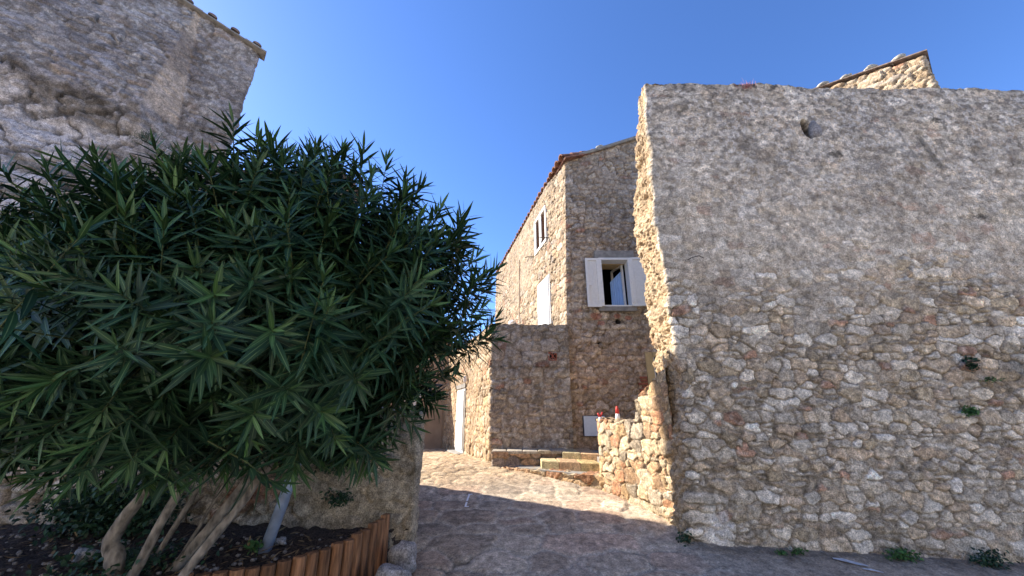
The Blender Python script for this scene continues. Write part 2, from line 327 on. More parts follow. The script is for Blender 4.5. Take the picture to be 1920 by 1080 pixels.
# ------------------------------------------------------------------ ground
GY = [-60, 0, 3, 4.25, 4.6, 5.2, 6.17, 7.0, 7.7, 9.1, 12, 20, 60, 900]
GZ = [-5, -1.65, -1.50, -1.375, -1.33, -1.2, -1.08, -.95, -.90, -.93, -1.03, -1.5, -6, -60]
def gz(x, y):
    x = np.asarray(x, float); y = np.asarray(y, float)
    z = np.interp(y, GY, GZ)*.5+np.interp(y-.4, GY, GZ)*.25+np.interp(y+.4, GY, GZ)*.25
    return z-.052*np.clip(x-2, 0, 30)-.01*np.clip(-x-1, 0, 30)
def build_street():
    st = .025
    xs = np.arange(-4.5, 8.5, st); ys = np.arange(2.6, 14.5, st)
    rng = np.random.default_rng(5)
    sts = stones(0, 0, len(xs)*st, len(ys)*st, (.22, .40), (.32, .75), rng, split=.12, rot=.03, rr=(.93, 1.02), jit=.03)
    U, V, d1, gap, idx = rubble(len(xs), len(ys), st, sts, .022, 77, 1.25)
    far = sst(6.0, 7.2, V+2.6-.25*(U-4.5))
    sts2 = stones(0, 0, len(xs)*st, len(ys)*st, (.12, .24), (.18, .38), rng, split=.2, rot=.2)
    _, _, e1, g2, idx2 = rubble(len(xs), len(ys), st, sts2, .03, 78, 1.25)
    pc = np.array([(.25, .225, .20), (.27, .235, .205), (.28, .23, .20), (.23, .215, .20), (.30, .275, .245)])
    c1 = pc[rng.integers(0, 5, len(sts))]*rng.uniform(.70, 1.10, (len(sts), 1))
    pw = np.array([(.27, .225, .17), (.30, .25, .19), (.25, .205, .155), (.31, .27, .215)])
    c2 = pw[rng.integers(0, 4, len(sts2))]*rng.uniform(.8, 1.15, (len(sts2), 1))
    s1 = sst(0, .030, gap+(fbm(U*20, V*20, 3)-.5)*.02); jl = sst(.010, -.002, gap)*sst(.46, .56, fbm(U*1.1, V*1.1, 34)); s2 = sst(0, .02, g2)
    o1 = rng.normal(size=len(sts))*.004
    hgt1 = .014*s1+o1[idx]*s1+(fbm(U*2.2, V*2.2, 8)-.5)*.012+(fbm(U*13, V*13, 9)-.5)*.007
    crk = sst(.012, .003, np.abs(fbm(U*.9, V*2.2, 55, 5)-.5))*sst(.45, .55, fbm(U*.7, V*.7, 56))
    hgt1 -= crk*.006+jl*.012
    hgt2 = .022*s2+(fbm(U*9, V*9, 19)-.5)*.02
    hgt = hgt1*(1-far)+hgt2*far
    mort = np.array([.30, .285, .26])*(.6+.8*fbm(U*6, V*6, 33))[..., None]
    A = c1[idx]*s1[..., None]*(.45+1.1*fbm(U*14, V*14, 31, 5))[..., None]+mort*(1-s1[..., None]); A = A*(1-.7*crk[..., None])*(1-.75*jl[..., None])
    B = c2[idx2]*s2[..., None]+np.array([.19, .155, .12])*(1-s2[..., None])
    C = A*(1-far[..., None])+B*far[..., None]
    lm = sst(.56, .7, fbm(U*3.5, V*3.5, 61, 5))*.35; C = C*(1-lm[..., None])+np.array([.31, .27, .24])*lm[..., None]
    C = C*(.85+.3*fbm(U*1.2, V*1.2, 62))[..., None]
    # large smooth cement apron in front of the tall wall
    X, Y = np.meshgrid(xs, ys, indexing='ij')
    dirt = sst(.32, .0, np.abs(Y-4.52)+.25*(fbm(X*5, Y*5, 95)-.3))*sst(1.7, 2.0, X)
    dirt = np.maximum(dirt, sst(.3, 0, np.abs(X+.95)+.2*(fbm(X*5, Y*5, 96)-.3))*sst(4.6, 4.2, Y))
    ap = sst(1.2, 2.6, X)*sst(4.9, 4.5, Y); apc = np.array([.21, .195, .185])*(.75+.5*fbm(X*5, Y*5, 90, 5))[..., None]
    C = C*(1-.85*ap[..., None])+apc*.85*ap[..., None]; C = C*(1-.5*dirt[..., None]); hgt = hgt*(1-.8*ap)+dirt*(fbm(X*16, Y*16, 97)-.3)*.04+(fbm(X*9, Y*9, 91)-.5)*.018*ap
    C = C*np.array([1.50, 1.32, 1.07])
    # coarse skirt reaching the horizon, same sheet
    ex0 = np.array([-2000, -600, -200, -60, -25, -12, -7.]); ex1 = np.array([11., 16, 30, 70, 220, 650, 2000])
    ey0 = np.array([-2000, -600, -200, -60, -20, -8, -3, 0, 1.6]); ey1 = np.array([16., 20, 30, 50, 120, 400, 1000, 2500])
    XX = np.concatenate([ex0, xs, ex1]); YY = np.concatenate([ey0, ys, ey1]); n, m_ = len(XX), len(YY)
    H = np.zeros((n, m_)); CC = np.tile(np.array([.42, .37, .30]), (n, m_, 1))
    H[7:7+len(xs), 9:9+len(ys)] = hgt; CC[7:7+len(xs), 9:9+len(ys)] = C
    GX, GY_ = np.meshgrid(XX, YY, indexing='ij'); Z = gz(GX, GY_)+H
    P = np.stack([GX, GY_, Z], -1); I = np.arange(n*m_).reshape(n, m_)
    q = np.stack([I[:-1, :-1], I[1:, :-1], I[1:, 1:], I[:-1, 1:]], -1).reshape(-1, 4)
    mesh_np('street', P.reshape(-1, 3), q, PAVE, None, CC.reshape(-1, 3), kind='structure')
build_street()

# ------------------------------------------------------------------ tall ruined wall on the right
BLOB = [(2.13+1.37, 3.55, .09, .045, .5), (6.2, 3.3, .10, .05, .1), (3.1, 2.45, .13, .05, .15), (6.4, 2.2, .12, .05, .1), (3.4, 1.35, .09, .06, .1)]
def wall_u(x): return X0u+(x-2.0)
X0u = 1.0+.8-.055      # arc length where the near corner sits (path starts with the back and the end face)
def cov_tall(U, Z, sd):
    x = U-X0u+2.0
    line = 1.50+.30*(fbm(U*.8, U*0+3, sd)-.5)*2+.35*sst(4.0, 6.0, x)
    c = sst(-.35, .35, Z-line+(fbm(U*2.2, Z*2.2, sd+2)-.5)*1.5)
    c = c*(.86+.14*sst(.45, .55, fbm(U*6, Z*6, sd+4)))
    low = sst(-.55, -1.25, Z+(fbm(U*2, Z*2, sd+6)-.5)*1.2)*.3
    en = sst(.05, -.1, U-X0u)
    return np.clip((c+low*sst(X0u-.1, X0u+.4, U))*(1-en)+en*(.25+.6*sst(.4, .6, fbm(U*3.3, Z*3.3, sd+9))), 0, 1)
def post_tall(U, Z, C, disp, idx, s):
    x = U-X0u+2.0; fr = sst(-.06, .05, U-X0u)
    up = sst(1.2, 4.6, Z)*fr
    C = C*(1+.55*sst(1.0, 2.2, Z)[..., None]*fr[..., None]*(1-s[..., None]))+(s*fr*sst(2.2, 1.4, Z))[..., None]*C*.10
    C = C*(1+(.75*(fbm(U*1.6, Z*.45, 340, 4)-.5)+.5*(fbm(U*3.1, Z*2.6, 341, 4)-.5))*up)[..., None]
    g = fbm(U*30, Z*30, 301, 4); g2 = fbm(U*5, Z*5, 305, 5)
    lic = sst(.50, .57, g)*sst(.35, .6, g2)*up*.75
    C = C*(1-lic[..., None])+np.array([.42, .42, .43])*lic[..., None]
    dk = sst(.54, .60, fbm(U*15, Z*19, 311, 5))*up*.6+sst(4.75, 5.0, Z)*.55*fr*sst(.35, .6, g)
    dk = np.clip(dk, 0, 1); C = C*(1-dk[..., None])+np.array([.085, .08, .078])*dk[..., None]
    # stain streaks
    for (sx, sz, ln, wd, a, br) in ((6.12, 3.98, .62, .06, .22, -.6), (6.85, 3.95, .7, .10, .25, -.35), (5.85, 4.0, .5, .03, .2, -.4)):
        d = np.abs(x-sx-(sz-Z)*.28)/wd; mk = np.exp(-d**4)*sst(sz+.05, sz-.1, Z)*sst(sz-ln-.1, sz-ln+.15, Z)
        C = C*(1+mk*br)[..., None]
    hm = ((x-4.50+.1*(Z-4.08))/.08)**2+((Z-4.10)/.17)**2; hk = sst(1.25, .8, hm); disp = disp-.16*hk
    C = C*(1-.85*hk[..., None])
    for (bx, bz, a, b) in ((6.5, 4.25, .08, .05), (4.78, 3.62, .13, .05), (6.55, 2.6, .09, .04)):
        q = sst(1.3, .7, ((x-bx)/a)**2+((Z-bz)/b)**2+(g-.5)*2.5)*fr; C = C*(1-.6*q[..., None])
    # white wash splash at the foot
    q = sst(1.2, .4, ((x-2.25-.15*(Z+1.1))/.13)**2+((Z+1.15)/.2)**2+(g-.5)*2.2)*.6*fr; C = C*(1-q[..., None])+np.array([.5, .52, .56])*q[..., None]
    # broken end: colour tinted warmer than the front face
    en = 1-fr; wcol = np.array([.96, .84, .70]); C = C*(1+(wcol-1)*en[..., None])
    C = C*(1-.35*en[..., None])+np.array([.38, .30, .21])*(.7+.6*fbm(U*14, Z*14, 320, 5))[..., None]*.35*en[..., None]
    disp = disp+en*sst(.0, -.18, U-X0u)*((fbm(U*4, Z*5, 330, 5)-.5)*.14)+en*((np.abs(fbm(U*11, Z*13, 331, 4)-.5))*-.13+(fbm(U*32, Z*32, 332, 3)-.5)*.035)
    return C, disp
def top_tall(u):
    x = u-X0u+2.0; return 4.98+.0*x-.022*np.clip(x-2, 0, 9)+.05*(vn(u*1.1, u*0, 44)-.5)-sst(.55, 0, u-X0u+.55)*.0
def warp_tall(P, U):
    # ragged end: far edge wanders with height, slight bulge halfway up, thin near the top
    z = P[..., 2]; fy = sst(4.65, 5.4, P[..., 1])*sst(3.6, 2.2, P[..., 0])
    thin = np.interp(z, [-1.3, 0, 1.2, 2.4, 3.2, 3.6, 4.4, 5.0], [-.05, -.12, -.12, .05, .12, -.12, -.34, -.46])+(vn(z*2.1, z*0, 9)-.5)*.16
    P[..., 1] = P[..., 1]+fy*thin
    en = sst(2.25, 1.95, P[..., 0])
    P[..., 0] += en*(np.interp(z, [-1.3, -.5, .4, 1.2, 2.5, 4, 5.0], [-.14, -.07, .03, .03, .0, .05, .09])+(vn(z*2.7, z*0+4, 19)-.5)*.11+(vn(z*8.7, z*0+4, 29)-.5)*.03)
    return P
tw = thing('ruined_wall', 'tall grey rubble stone wall with sunlit broken end, right of the street', 'stone wall', (6, 4.8, -1.4))
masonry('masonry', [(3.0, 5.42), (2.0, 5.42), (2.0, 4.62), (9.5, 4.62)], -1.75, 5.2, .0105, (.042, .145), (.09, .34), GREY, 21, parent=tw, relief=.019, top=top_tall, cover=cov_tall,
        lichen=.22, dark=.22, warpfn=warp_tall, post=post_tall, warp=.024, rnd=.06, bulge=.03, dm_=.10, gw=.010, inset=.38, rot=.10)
b = MB(); b.box(2.35, 9.5, 4.98, 5.40, -1.8, 4.72); b.build('wall_core', MT['conc'], tw)
b = MB(); b.rock((4.60, 4.615, 4.07), (.075, .06, .14), 4); b.build('loose_stone', STONE, tw, True, col=(.24, .225, .22))
b = MB(); b.tube([(2.32, 4.56, 1.92), (2.36, 4.50, 1.93), (2.45, 4.5, 1.95), (2.52, 4.53, 1.93)], .006, 6); b.build('cable_stub', MT['iron'], tw)

# ------------------------------------------------------------------ garden wall stepping down from the broken end, kerb, steps, terrace
gw = thing('garden_wall', 'low sunlit stone wall stepping down beside the stairs', 'stone wall', (1.6, 5.7, -1.1))
def top_g(u):
    return np.interp(u, [0, .10, .72, .76, .95, 1.25, 1.8], [-.10, -.12, -.10, .16, .32, .52, .62])
masonry('masonry', [(1.64, 6.36), (1.33, 6.22), (1.35, 6.10), (1.93, 5.0), (1.98, 4.9)], -1.5, .8, .011, (.09, .22), (.09, .24), YELLOW, 31, parent=gw, relief=.010, fill=1.28, gw=.009,
        top=lambda u: np.interp(u, [0, .46, .5, 1.18, 1.24, 1.4, 1.75, 2.0], [-.11, -.11, -.12, -.10, .18, .32, .55, .62]), lichen=.10, dark=.08, warp=.03, rnd=.04, inset=.3, gapw=.10, rot=.35)
kb = thing('kerb_wall', 'low kerb of pale and orange squared stones curving up the street edge', 'kerb', (.8, 6.6, -1))
def top_k(u): return np.interp(u, [0, .25, 1.6, 1.9, 3], [-.93, -.90, -.88, -.88, -.88])
masonry('masonry', [(-.30, 7.50), (-.1, 7.22), (.26, 6.95), (1.32, 6.17), (1.40, 6.05)], -1.4, -.8, .016, (.2, .26), (.18, .34), YELLOW, 37, parent=kb, relief=.02,
        top=lambda u: np.interp(u, [0, .8, 2.2], [-.93, -.90, -.88]), lichen=.1, dark=.06, rnd=.06, inset=.35)
def slab_stones(name, x0, x1, y0, y1, zb, zt, n, seed, parent, cols, skew=0):
    rr = random.Random(seed); xs = sorted([x0]+[x0+(x1-x0)*(i+rr.uniform(-.15, .15))/n for i in range(1, n)]+[x1])
    V = []; 
    b = MB()
    for i in range(n):
        a, c = xs[i]+.004, xs[i+1]-.004; s0 = (a-x0)*skew; s1 = (c-x0)*skew; e = rr.uniform(-.008, .008); bv = .014
        vs = []
        for (z, k) in ((zb, 0), (zt-bv+e, 0), (zt+e, bv)):
            vs += [(a+k, y0+s0+k, z), (c-k, y0+s1+k, z), (c-k, y1-k, z), (a+k, y1-k, z)]
        fs = [(8, 9, 10, 11)]
        for r in range(2):
            for j in range(4): fs.append((r*4+j, r*4+(j+1) % 4, r*4+4+(j+1) % 4, r*4+4+j))
        b.add(vs, fs)
    me = bpy.data.meshes.new(name); me.from_pydata(b.v, [], b.f); me.update()
    at = me.color_attributes.new('Col', 'FLOAT_COLOR', 'POINT'); c = np.ones((len(b.v), 4), np.float32)
    for i in range(n):
        cc = cols[rr.randrange(len(cols))]; q = rr.uniform(.85, 1.1); c[i*12:(i+1)*12, :3] = np.array(cc)*q
    at.data.foreach_set('color', c.ravel())
    return link(name, me, STONE, parent)
YC = [(.46, .38, .21), (.43, .32, .15), (.49, .41, .26), (.42, .28, .16)]
stp = thing('stone_steps', 'two yellow stone steps up to the terrace beside the house', 'steps', (.9, 6.9, -.9))
slab_stones('step', .50, 1.42, 6.96, 7.7, -1.05, -.765, 3, 3, stp, YC, -.5)
slab_stones('step', .90, 1.50, 7.22, 7.9, -1.02, -.655, 2, 9, stp, YC, -.5)
tr = thing('retaining_bench', 'low stone bench wall at the foot of the shaded stone block', 'bench wall', (.3, 7.4, -.9))
masonry('masonry', [(-.36, 7.83), (-.36, 7.36), (.99, 7.40), (.99, 7.2)], -1.15, -.655, .014, (.16, .27), (.2, .4), dict(pal=[(.32, .22, .15), (.26, .2, .17), (.36, .24, .15), (.22, .19, .18)], w=[2, 3, 1, 3], mortar=(.22, .19, .16)), 43, parent=tr, relief=.014, inset=.0, lichen=.1, rnd=.03)
slab_stones('coping', -.375, 1.02, 7.345, 7.86, -.70, -.648, 5, 12, tr, [(.40, .35, .27), (.45, .38, .27), (.36, .31, .24)])
b = MB(); b.box(.98, 5.0, 7.3, 8.3, -1.2, -.70); b.box(1.45, 5.0, 6.3, 7.34, -1.2, -.705); lp = [(.24, 7.02), (1.32, 6.2), (1.7, 6.3), (1.6, 7.4), (-.1, 7.45)]; b.add([(x, y, -1.3) for x, y in lp]+[(x, y, -.895) for x, y in lp], [(4, 3, 2, 1, 0), (5, 6, 7, 8, 9)]+[(i, (i+1) % 5, 5+(i+1) % 5, 5+i) for i in range(5)])
b.build('terrace', MT['conc'], None, kind='structure')

# ------------------------------------------------------------------ the house with open window
FD = np.array([-.237, 1.0]); FL = np.linalg.norm(FD); FD = FD/FL; FN = np.array([-FD[1], FD[0]])      # along the facade, outward normal
C0 = np.array([1.25, 8.0])
def cov_house(U, Z, sd): return .15+.35*sst(.45, .62, fbm(U*1.5, Z*1.5, sd))
hs = thing('stone_house', 'two storey stone house with tiled roof, white shutters and an open window', 'house', (2, 9, -.8))
def hole_front(U, Z):
    x = U+FRONT_X0
    return ((x > 2.0) & (x < 2.66) & (Z > 2.24) & (Z < 3.33)) | ((x > 2.93) & (Z > .25) & (Z < 1.22) & (x < 3.8))
FRONT_X0 = 1.17
def lean(P, U):
    P[..., 0] += np.clip(P[..., 2]-1.0, 0, 9)*.035*sst(3.0, 1.2, P[..., 0]); return P
def post_front(U, Z, C, disp, idx, s):
    C = C*(1+np.array([.18, .02, -.10])*sst(2.2, 1.0, Z)[..., None]*.6)
    up = sst(2.6, 5, Z); C = C*(1-up[..., None]*.12)
    for (bx, bz, r, a) in ((2.32, 1.90, .058, .95), (1.86, 1.43, .024, .95), (1.93, 1.32, .014, .9)):
        q = sst(1.15, .9, ((U+FRONT_X0-bx)**2+(Z-bz)**2)**.5/r); C = C*(1-a*q[..., None]); disp = disp-.06*q
    for (bx, bz, a, b_) in ((1.82, 2.02, .13, .08), (1.93, 1.86, .08, .055), (2.55, 1.98, .08, .05), (2.3, 2.02, .08, .05)):
        q = sst(1.3, .8, ((U+FRONT_X0-bx)/a)**2+((Z-bz)/b_)**2)*.75; C = C*(1-q[..., None])+np.array([.24, .10, .07])*q[..., None]
    return C, disp
rake = lambda u: 6.03+.372*u
masonry('front_wall', [(FRONT_X0, 8.0), (5.6, 8.0)], -1.1, 7.7, .018, (.07, .17), (.12, .38), HOUSE, 51, parent=hs, relief=.03, top=rake, cover=cov_house, lichen=.22, dark=.3,
        hole=hole_front, warpfn=lean, post=post_front, tint=(1.36, 1.29, 1.16), inset=.3, rot=.08, bulge=.025, skin=False)
# side facade: walked from the far end so the normal faces the street
FLEN = 8.6
far_end = C0+FD*FLEN*1.0
def hole_side(U, Z):
    k = (FLEN-U)
    return ((k > 1.14) & (k < 2.14) & (Z > 4.42) & (Z < 5.40)) | ((k > .97) & (k < 1.93) & (Z > 1.7) & (Z < 3.35))
def cov_side(U, Z, sd):
    k = FLEN-U
    return .18+.6*sst(2.4, 3.2, k)*sst(6.5, 4.0, k)*sst(3.2, 4.2, Z)+.3*sst(.5, .65, fbm(U*1.4, Z*1.4, sd))
def lean2(P, U):
    f = sst(FLEN-1.2, FLEN, U); P[..., 0] += np.clip(P[..., 2]-1.0, 0, 9)*.035*f; return P
masonry('side_wall', [tuple(far_end), tuple(C0-np.array([.06, .0])), (1.28, 8.0)], -1.3, 6.02, .018, (.08, .2), (.10, .3), WARM, 57, parent=hs, relief=.028, cover=cov_side, lichen=.12, dark=.06,
        hole=hole_side, warpfn=lean2, inset=.3, tint=(1.04, .97, .87), skin=False, bulge=.03, rot=.2)
b = MB(); b.add([(-.6, 16.3, -1.5), (6, 16.3, -1.5), (6, 16.3, 6), (-.6, 16.3, 6)], [(0, 1, 2, 3)]); b.add([(5.6, 8.05, -1.5), (5.6, 16.3, -1.5), (5.6, 16.3, 6.5), (5.6, 8.05, 6.5)], [(0, 1, 2, 3)])
b.build('rear_walls', MT['plaster'], hs)
def tiles(parent, name, origin, along, up, ncol, nrow, w=.2, L=.38, r=.085, seed=0):
    rr = random.Random(seed); b = MB(); o = Vector(origin); a = Vector(along).normalized(); s = Vector(up).normalized(); n = a.cross(s).normalized()
    if n.z < 0: n = -n
    # boarding under the tiles
    e = o+a*(w*ncol); t = s*(L*.8*nrow)
    c0 = [o-n*.05, e-n*.05, e+t-n*.05, o+t-n*.05]; c1 = [q+n*.045 for q in c0]
    b.add([tuple(q) for q in c0+c1], [(3, 2, 1, 0), (4, 5, 6, 7), (0, 1, 5, 4), (1, 2, 6, 5), (2, 3, 7, 6), (3, 0, 4, 7)])
    for i in range(ncol):
        for j in range(nrow):
            if nrow > 4 and j > 12 and i % 2 and False: continue
            c = o+a*(w*(i+.5)+rr.uniform(-.012, .012))+s*(L*.8*j-.07+rr.uniform(-.02, .02)); vs = []; K = 6
            for (t_, r_, hh) in ((0, r*1.06, .012), (L, r*.86, -.004)):
                for q in range(K+1):
                    an = math.pi*q/K
                    vs.append(tuple(c+s*t_+a*math.cos(an)*r_+n*(math.sin(an)*r_*.85+hh+.012)))
            for (t_, r_, hh) in ((0, r*.88, .012), (L, r*.7, -.004)):
                for q in range(K+1):
                    an = math.pi*q/K
                    vs.append(tuple(c+s*t_+a*math.cos(an)*r_+n*(math.sin(an)*r_*.8+hh+.008)))
            fs = [(q, q+1, K+2+q, K+1+q) for q in range(K)]+[(2*K+2+q+1, 2*K+2+q, 3*K+3+q, 3*K+3+q+1) for q in range(K)]+[(q+1, q, 2*K+2+q, 2*K+2+q+1) for q in range(K)]
            b.add(vs, fs)
    return b.build(name, MT['tile'], parent)
fe = C0+FD*(-.18); eo = fe+FN*.20
up3 = (-FN[0]*.94, -FN[1]*.94, .345)
roof = tiles(hs, 'roof', (eo[0]+.22, eo[1], 6.07), (FD[0], FD[1], 0), up3, 36, 10, w=.245, r=.112, seed=3)
b = MB()
b.tube([(1.30, 7.93, 6.09), (2.1, 7.93, 6.36), (3.3, 7.93, 6.80), (4.6, 7.93, 7.28)], .045, 8); b.build('verge_tiles', MT['conc'], roof)
b = MB(); b.rock((2.30, 8.1, 6.56), (.10, .10, .06), 3); b.build('loose_stone', STONE, roof, True, col=(.36, .35, .32))
# open window on the front
wf = MB(); wf.box(1.97, 2.03, 7.86, 8.12, 2.22, 3.36); wf.box(2.63, 2.69, 7.86, 8.12, 2.22, 3.36); wf.box(2.03, 2.63, 7.86, 8.12, 3.31, 3.36); wf.box(2.03, 2.63, 7.90, 8.12, 2.22, 2.25)
win = wf.build('window', MT['shutter'], hs)
def shutter(M, wd, ht, parent, name='shutter'):
    b = MB(M); f = .055; b.box(0, wd, -.014, .035, 0, f); b.box(0, wd, -.014, .035, ht-f, ht); b.box(0, f, -.014, .035, f, ht-f); b.box(wd-f, wd, -.014, .035, f, ht-f); b.box(f, wd-f, .012, .024, f, ht-f)
    
    for q in range(5): xq = f+.01+(wd-2*f-.02)*q/5; b.box(xq+.004, xq+(wd-2*f-.02)/5-.004, .004, .011, f+.012, ht-f-.012)
    return b.build(name, MT['shutter'], parent)
s1 = shutter(Matrix.Translation((1.665, 7.865, 2.20)) @ Matrix.Rotation(R(2), 4, 'Z'), .305, 1.15, win)
s2 = shutter(Matrix.Translation((2.69, 7.88, 2.215)) @ Matrix.Rotation(R(-12), 4, 'Z'), .33, 1.15, win)
b = MB(); b.box(1.69, 1.71, 7.835, 7.865, 2.60, 2.75); b.tube([(1.70, 7.84, 2.70), (1.79, 7.83, 2.70)], .009, 6); b.build('latch', MT['white'], win)
b = MB()
for xh in (2.0, 2.665):
    for zh in (2.32, 2.78, 3.2): b = MB(); b.tube([(xh, 7.85, zh-.03), (xh, 7.85, zh+.03)], .012, 6); b.build('hinge', MT['white'], win)
b = MB(); b.box(1.90, 2.80, 7.9, 8.1, 3.365, 3.55); b.build('lintel', MT['conc'], win)
b = MB(); b.box(1.92, 2.74, 7.90, 8.08, 2.12, 2.215); b.build('sill', MT['conc'], win)
b = MB(); b.box(2.03, 2.63, 8.13, 8.45, 3.30, 3.36); b.build('reveal', MT['ochre'], win)
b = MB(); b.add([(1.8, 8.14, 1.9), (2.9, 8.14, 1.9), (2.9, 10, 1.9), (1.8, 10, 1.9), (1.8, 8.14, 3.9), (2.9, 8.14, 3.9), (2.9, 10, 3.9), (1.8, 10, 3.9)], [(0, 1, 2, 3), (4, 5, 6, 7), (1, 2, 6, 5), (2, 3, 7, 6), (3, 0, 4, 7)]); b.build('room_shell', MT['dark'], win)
MS = Matrix.Translation((2.60, 8.16, 2.27)) @ Matrix.Rotation(R(180-75), 4, 'Z')
b = MB(MS); b.box(0, .5, 0, .04, 0, .045); b.box(0, .5, 0, .04, 1.0, 1.045); b.box(0, .045, 0, .04, .045, 1.0); b.box(.455, .5, 0, .04, .045, 1.0); b.build('sash', MT['shutter'], win)
vs = []; n = 24
for i in range(n+1):
    x = 2.31+.31*i/n; y = 8.20+.015*math.sin(i*1.7)+.10*(1-i/n); zt = 3.10+.0*x
    vs += [(x, y, 2.15), (x, y, 2.92+.30*i/n)]
b = MB(); b.add(vs, [(2*i, 2*i+2, 2*i+3, 2*i+1) for i in range(n)]); b.build('curtain_reflection', MT['curtain_reflection'], win, True)  # curtain coloured sky blue, standing in for sky reflected in the open pane
# ochre framed doorway half hidden behind the ruined wall, brick patch beside it
b = MB(); b.box(2.82, 2.97, 7.93, 8.08, .2, 1.22); b.box(2.97, 3.85, 7.88, 8.08, 1.12, 1.22); dr = b.build('doorway', MT['ochre'], hs)
b = MB(); b.box(2.97, 3.0, 7.95, 8.05, .2, 1.12); b.build('frame', MT['white'], dr)
b = MB(); b.box(3.0, 3.85, 7.98, 8.03, -.6, 1.12); b.build('panel', MT['darkgrey'], dr)
b = MB()
for i in range(9):
    z = .18+.062*i; b.box(2.62+.03*(i % 2)+.02*(i % 3), 2.805, 7.935, 8.0, z, z+.042)
b.build('brick_patch', MT['brick'], hs)
# meter cabinet
b = MB(); b.box(1.42, 1.86, 7.90, 8.02, -.44, -.05, bev=.012); mc = b.build('meter_cabinet', MT['darkgrey'], hs)
b = MB(); b.box(1.43, 1.85, 7.885, 7.898, -.43, -.06); b.build('door', MT['steel'], mc)
b = MB(); b.box(1.665, 1.675, 7.879, 7.884, -.155, -.095); b.box(1.69, 1.70, 7.879, 7.884, -.155, -.095); b.box(1.675, 1.69, 7.879, 7.884, -.13, -.12); b.build('maker_mark', MT['conc'], mc)
# side facade fittings, in facade-local axes: x = distance k along the facade, y = outward, z = up
MF = Matrix(((FD[0], FN[0], 0, C0[0]), (FD[1], FN[1], 0, C0[1]), (0, 0, 1, 0), (0, 0, 0, 1)))
def fac(): return MB(MF)
b = fac(); b.box(1.12, 2.16, -.12, .10, 4.36, 4.44); b.box(1.12, 2.16, -.12, .09, 5.38, 5.46); b.box(1.10, 1.18, -.12, .09, 4.44, 5.38); b.box(2.10, 2.18, -.12, .09, 4.44, 5.38); b.box(1.60, 1.68, -.1, .085, 4.44, 5.38)
w2 = b.build('window', MT['paint'], hs)
b = fac(); 
for x0, x1 in ((1.18, 1.60), (1.68, 2.10)):
    b.box(x0, x0+.05, -.05, .075, 4.44, 5.38); b.box(x1-.05, x1, -.05, .075, 4.44, 5.38)
b.build('shutter_frame', MT['paint'], w2)
b = fac()
for x0, x1 in ((1.18, 1.60), (1.68, 2.10)):
    for i in range(22):
        z = 4.47+.041*i; b.add([(x0+.05, .01, z+.03), (x1-.05, .01, z+.03), (x1-.05, .06, z), (x0+.05, .06, z), (x0+.05, .0, z+.022), (x1-.05, .0, z+.022), (x1-.05, .05, z-.008), (x0+.05, .05, z-.008)], [(0, 1, 2, 3), (7, 6, 5, 4), (3, 2, 6, 7), (0, 4, 5, 1)])
    b.box(x0+.05, x1-.05, -.06, -.03, 4.44, 5.38)
b.build('louvers', MT['louver'], w2)
for k in (1.02, 2.35):
    b = fac(); b.tube([(k, .02, 4.42), (k, .25, 4.40), (k-.02, .33, 4.36)], .012, 6); b.tube([(k, .2, 4.40), (k+.08, .24, 4.28)], .009, 6); b.build('bracket', MT['iron'], w2)
b = fac(); b.box(.95, 1.95, -.12, .09, 1.7, 3.37); w3 = b.build('french_shutters', MT['paint'], hs)
b = fac(); b.box(1.0, 1.43, .09, .115, 1.76, 3.32); b.box(1.47, 1.90, .09, .115, 1.76, 3.32); b.build('leaf', MT['shutter'], w3)
b = fac(); b.box(3.95, 4.40, -.1, .16, 1.7, 2.72); w4 = b.build('window', MT['paint'], hs)
b = fac(); b.box(4.02, 4.33, .16, .17, 1.8, 2.64); b.build('pane', MT['glass'], w4)
b = fac(); b.box(3.35, 3.75, .0, .28, 1.8, 2.55); b.build('wood_box', MT['louver'], hs)
b = fac(); b.tube([(4.05, .06, 2.7), (4.05, .06, 5.0)], .03, 8); b.build('drain_pipe', MT['plaster'], hs)
b = fac(); b.tube([(4.7, .0, 2.95), (4.7, .12, 2.95)], .03, 8); b.rock((4.7, .18, 2.93), (.09, .09, .09), 1, 6); b.build('wall_lamp', MT['white'], hs)
b = fac(); b.box(2.15, 3.0, .12, .95, 2.05, 2.12, Matrix.Translation((0, 0, -.0)) @ Matrix.Rotation(R(0), 4, 'X')); b.build('awning_board', MT['steel'], hs)

# ------------------------------------------------------------------ stone block (lower annex) with roof terrace
bk = thing('stone_annex', 'low windowless stone annex in front of the house with small terracotta vent', 'annex', (-.2, 8.6, -.9))
def post_blk(U, Z, C, disp, idx, s):
    frm = sst(ALEN-.04, ALEN+.03, U); 
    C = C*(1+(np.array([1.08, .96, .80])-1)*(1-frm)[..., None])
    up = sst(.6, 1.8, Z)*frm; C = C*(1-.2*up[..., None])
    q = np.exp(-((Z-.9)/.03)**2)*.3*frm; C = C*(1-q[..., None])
    return C, disp+(1-frm)*(fbm(U*7, Z*7, 401, 4)-.5)*.03
A1 = np.array([-2.15, 12.6]); A0 = np.array([-.43, 7.83]); ALEN = np.linalg.norm(A1-A0); AD = (A1-A0)/ALEN; AN = np.array([-AD[1], AD[0]])
def hole_ann(U, Z):
    k = ALEN-U; kx = U-ALEN
    return ((k > 2.22) & (k < 3.16) & (Z > -.98) & (Z < .60)) | ((kx > 1.19) & (kx < 1.36) & (Z > 1.05) & (Z < 1.19))
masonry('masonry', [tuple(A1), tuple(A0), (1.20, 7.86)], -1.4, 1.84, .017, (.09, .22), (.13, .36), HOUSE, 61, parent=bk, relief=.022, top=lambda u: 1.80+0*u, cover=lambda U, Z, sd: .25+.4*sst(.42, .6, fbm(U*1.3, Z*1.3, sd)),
        lichen=.30, dark=.35, hole=hole_ann, post=post_blk, tint=(1.30, 1.25, 1.13), inset=.25, skin=False, rot=.12, bulge=.02)
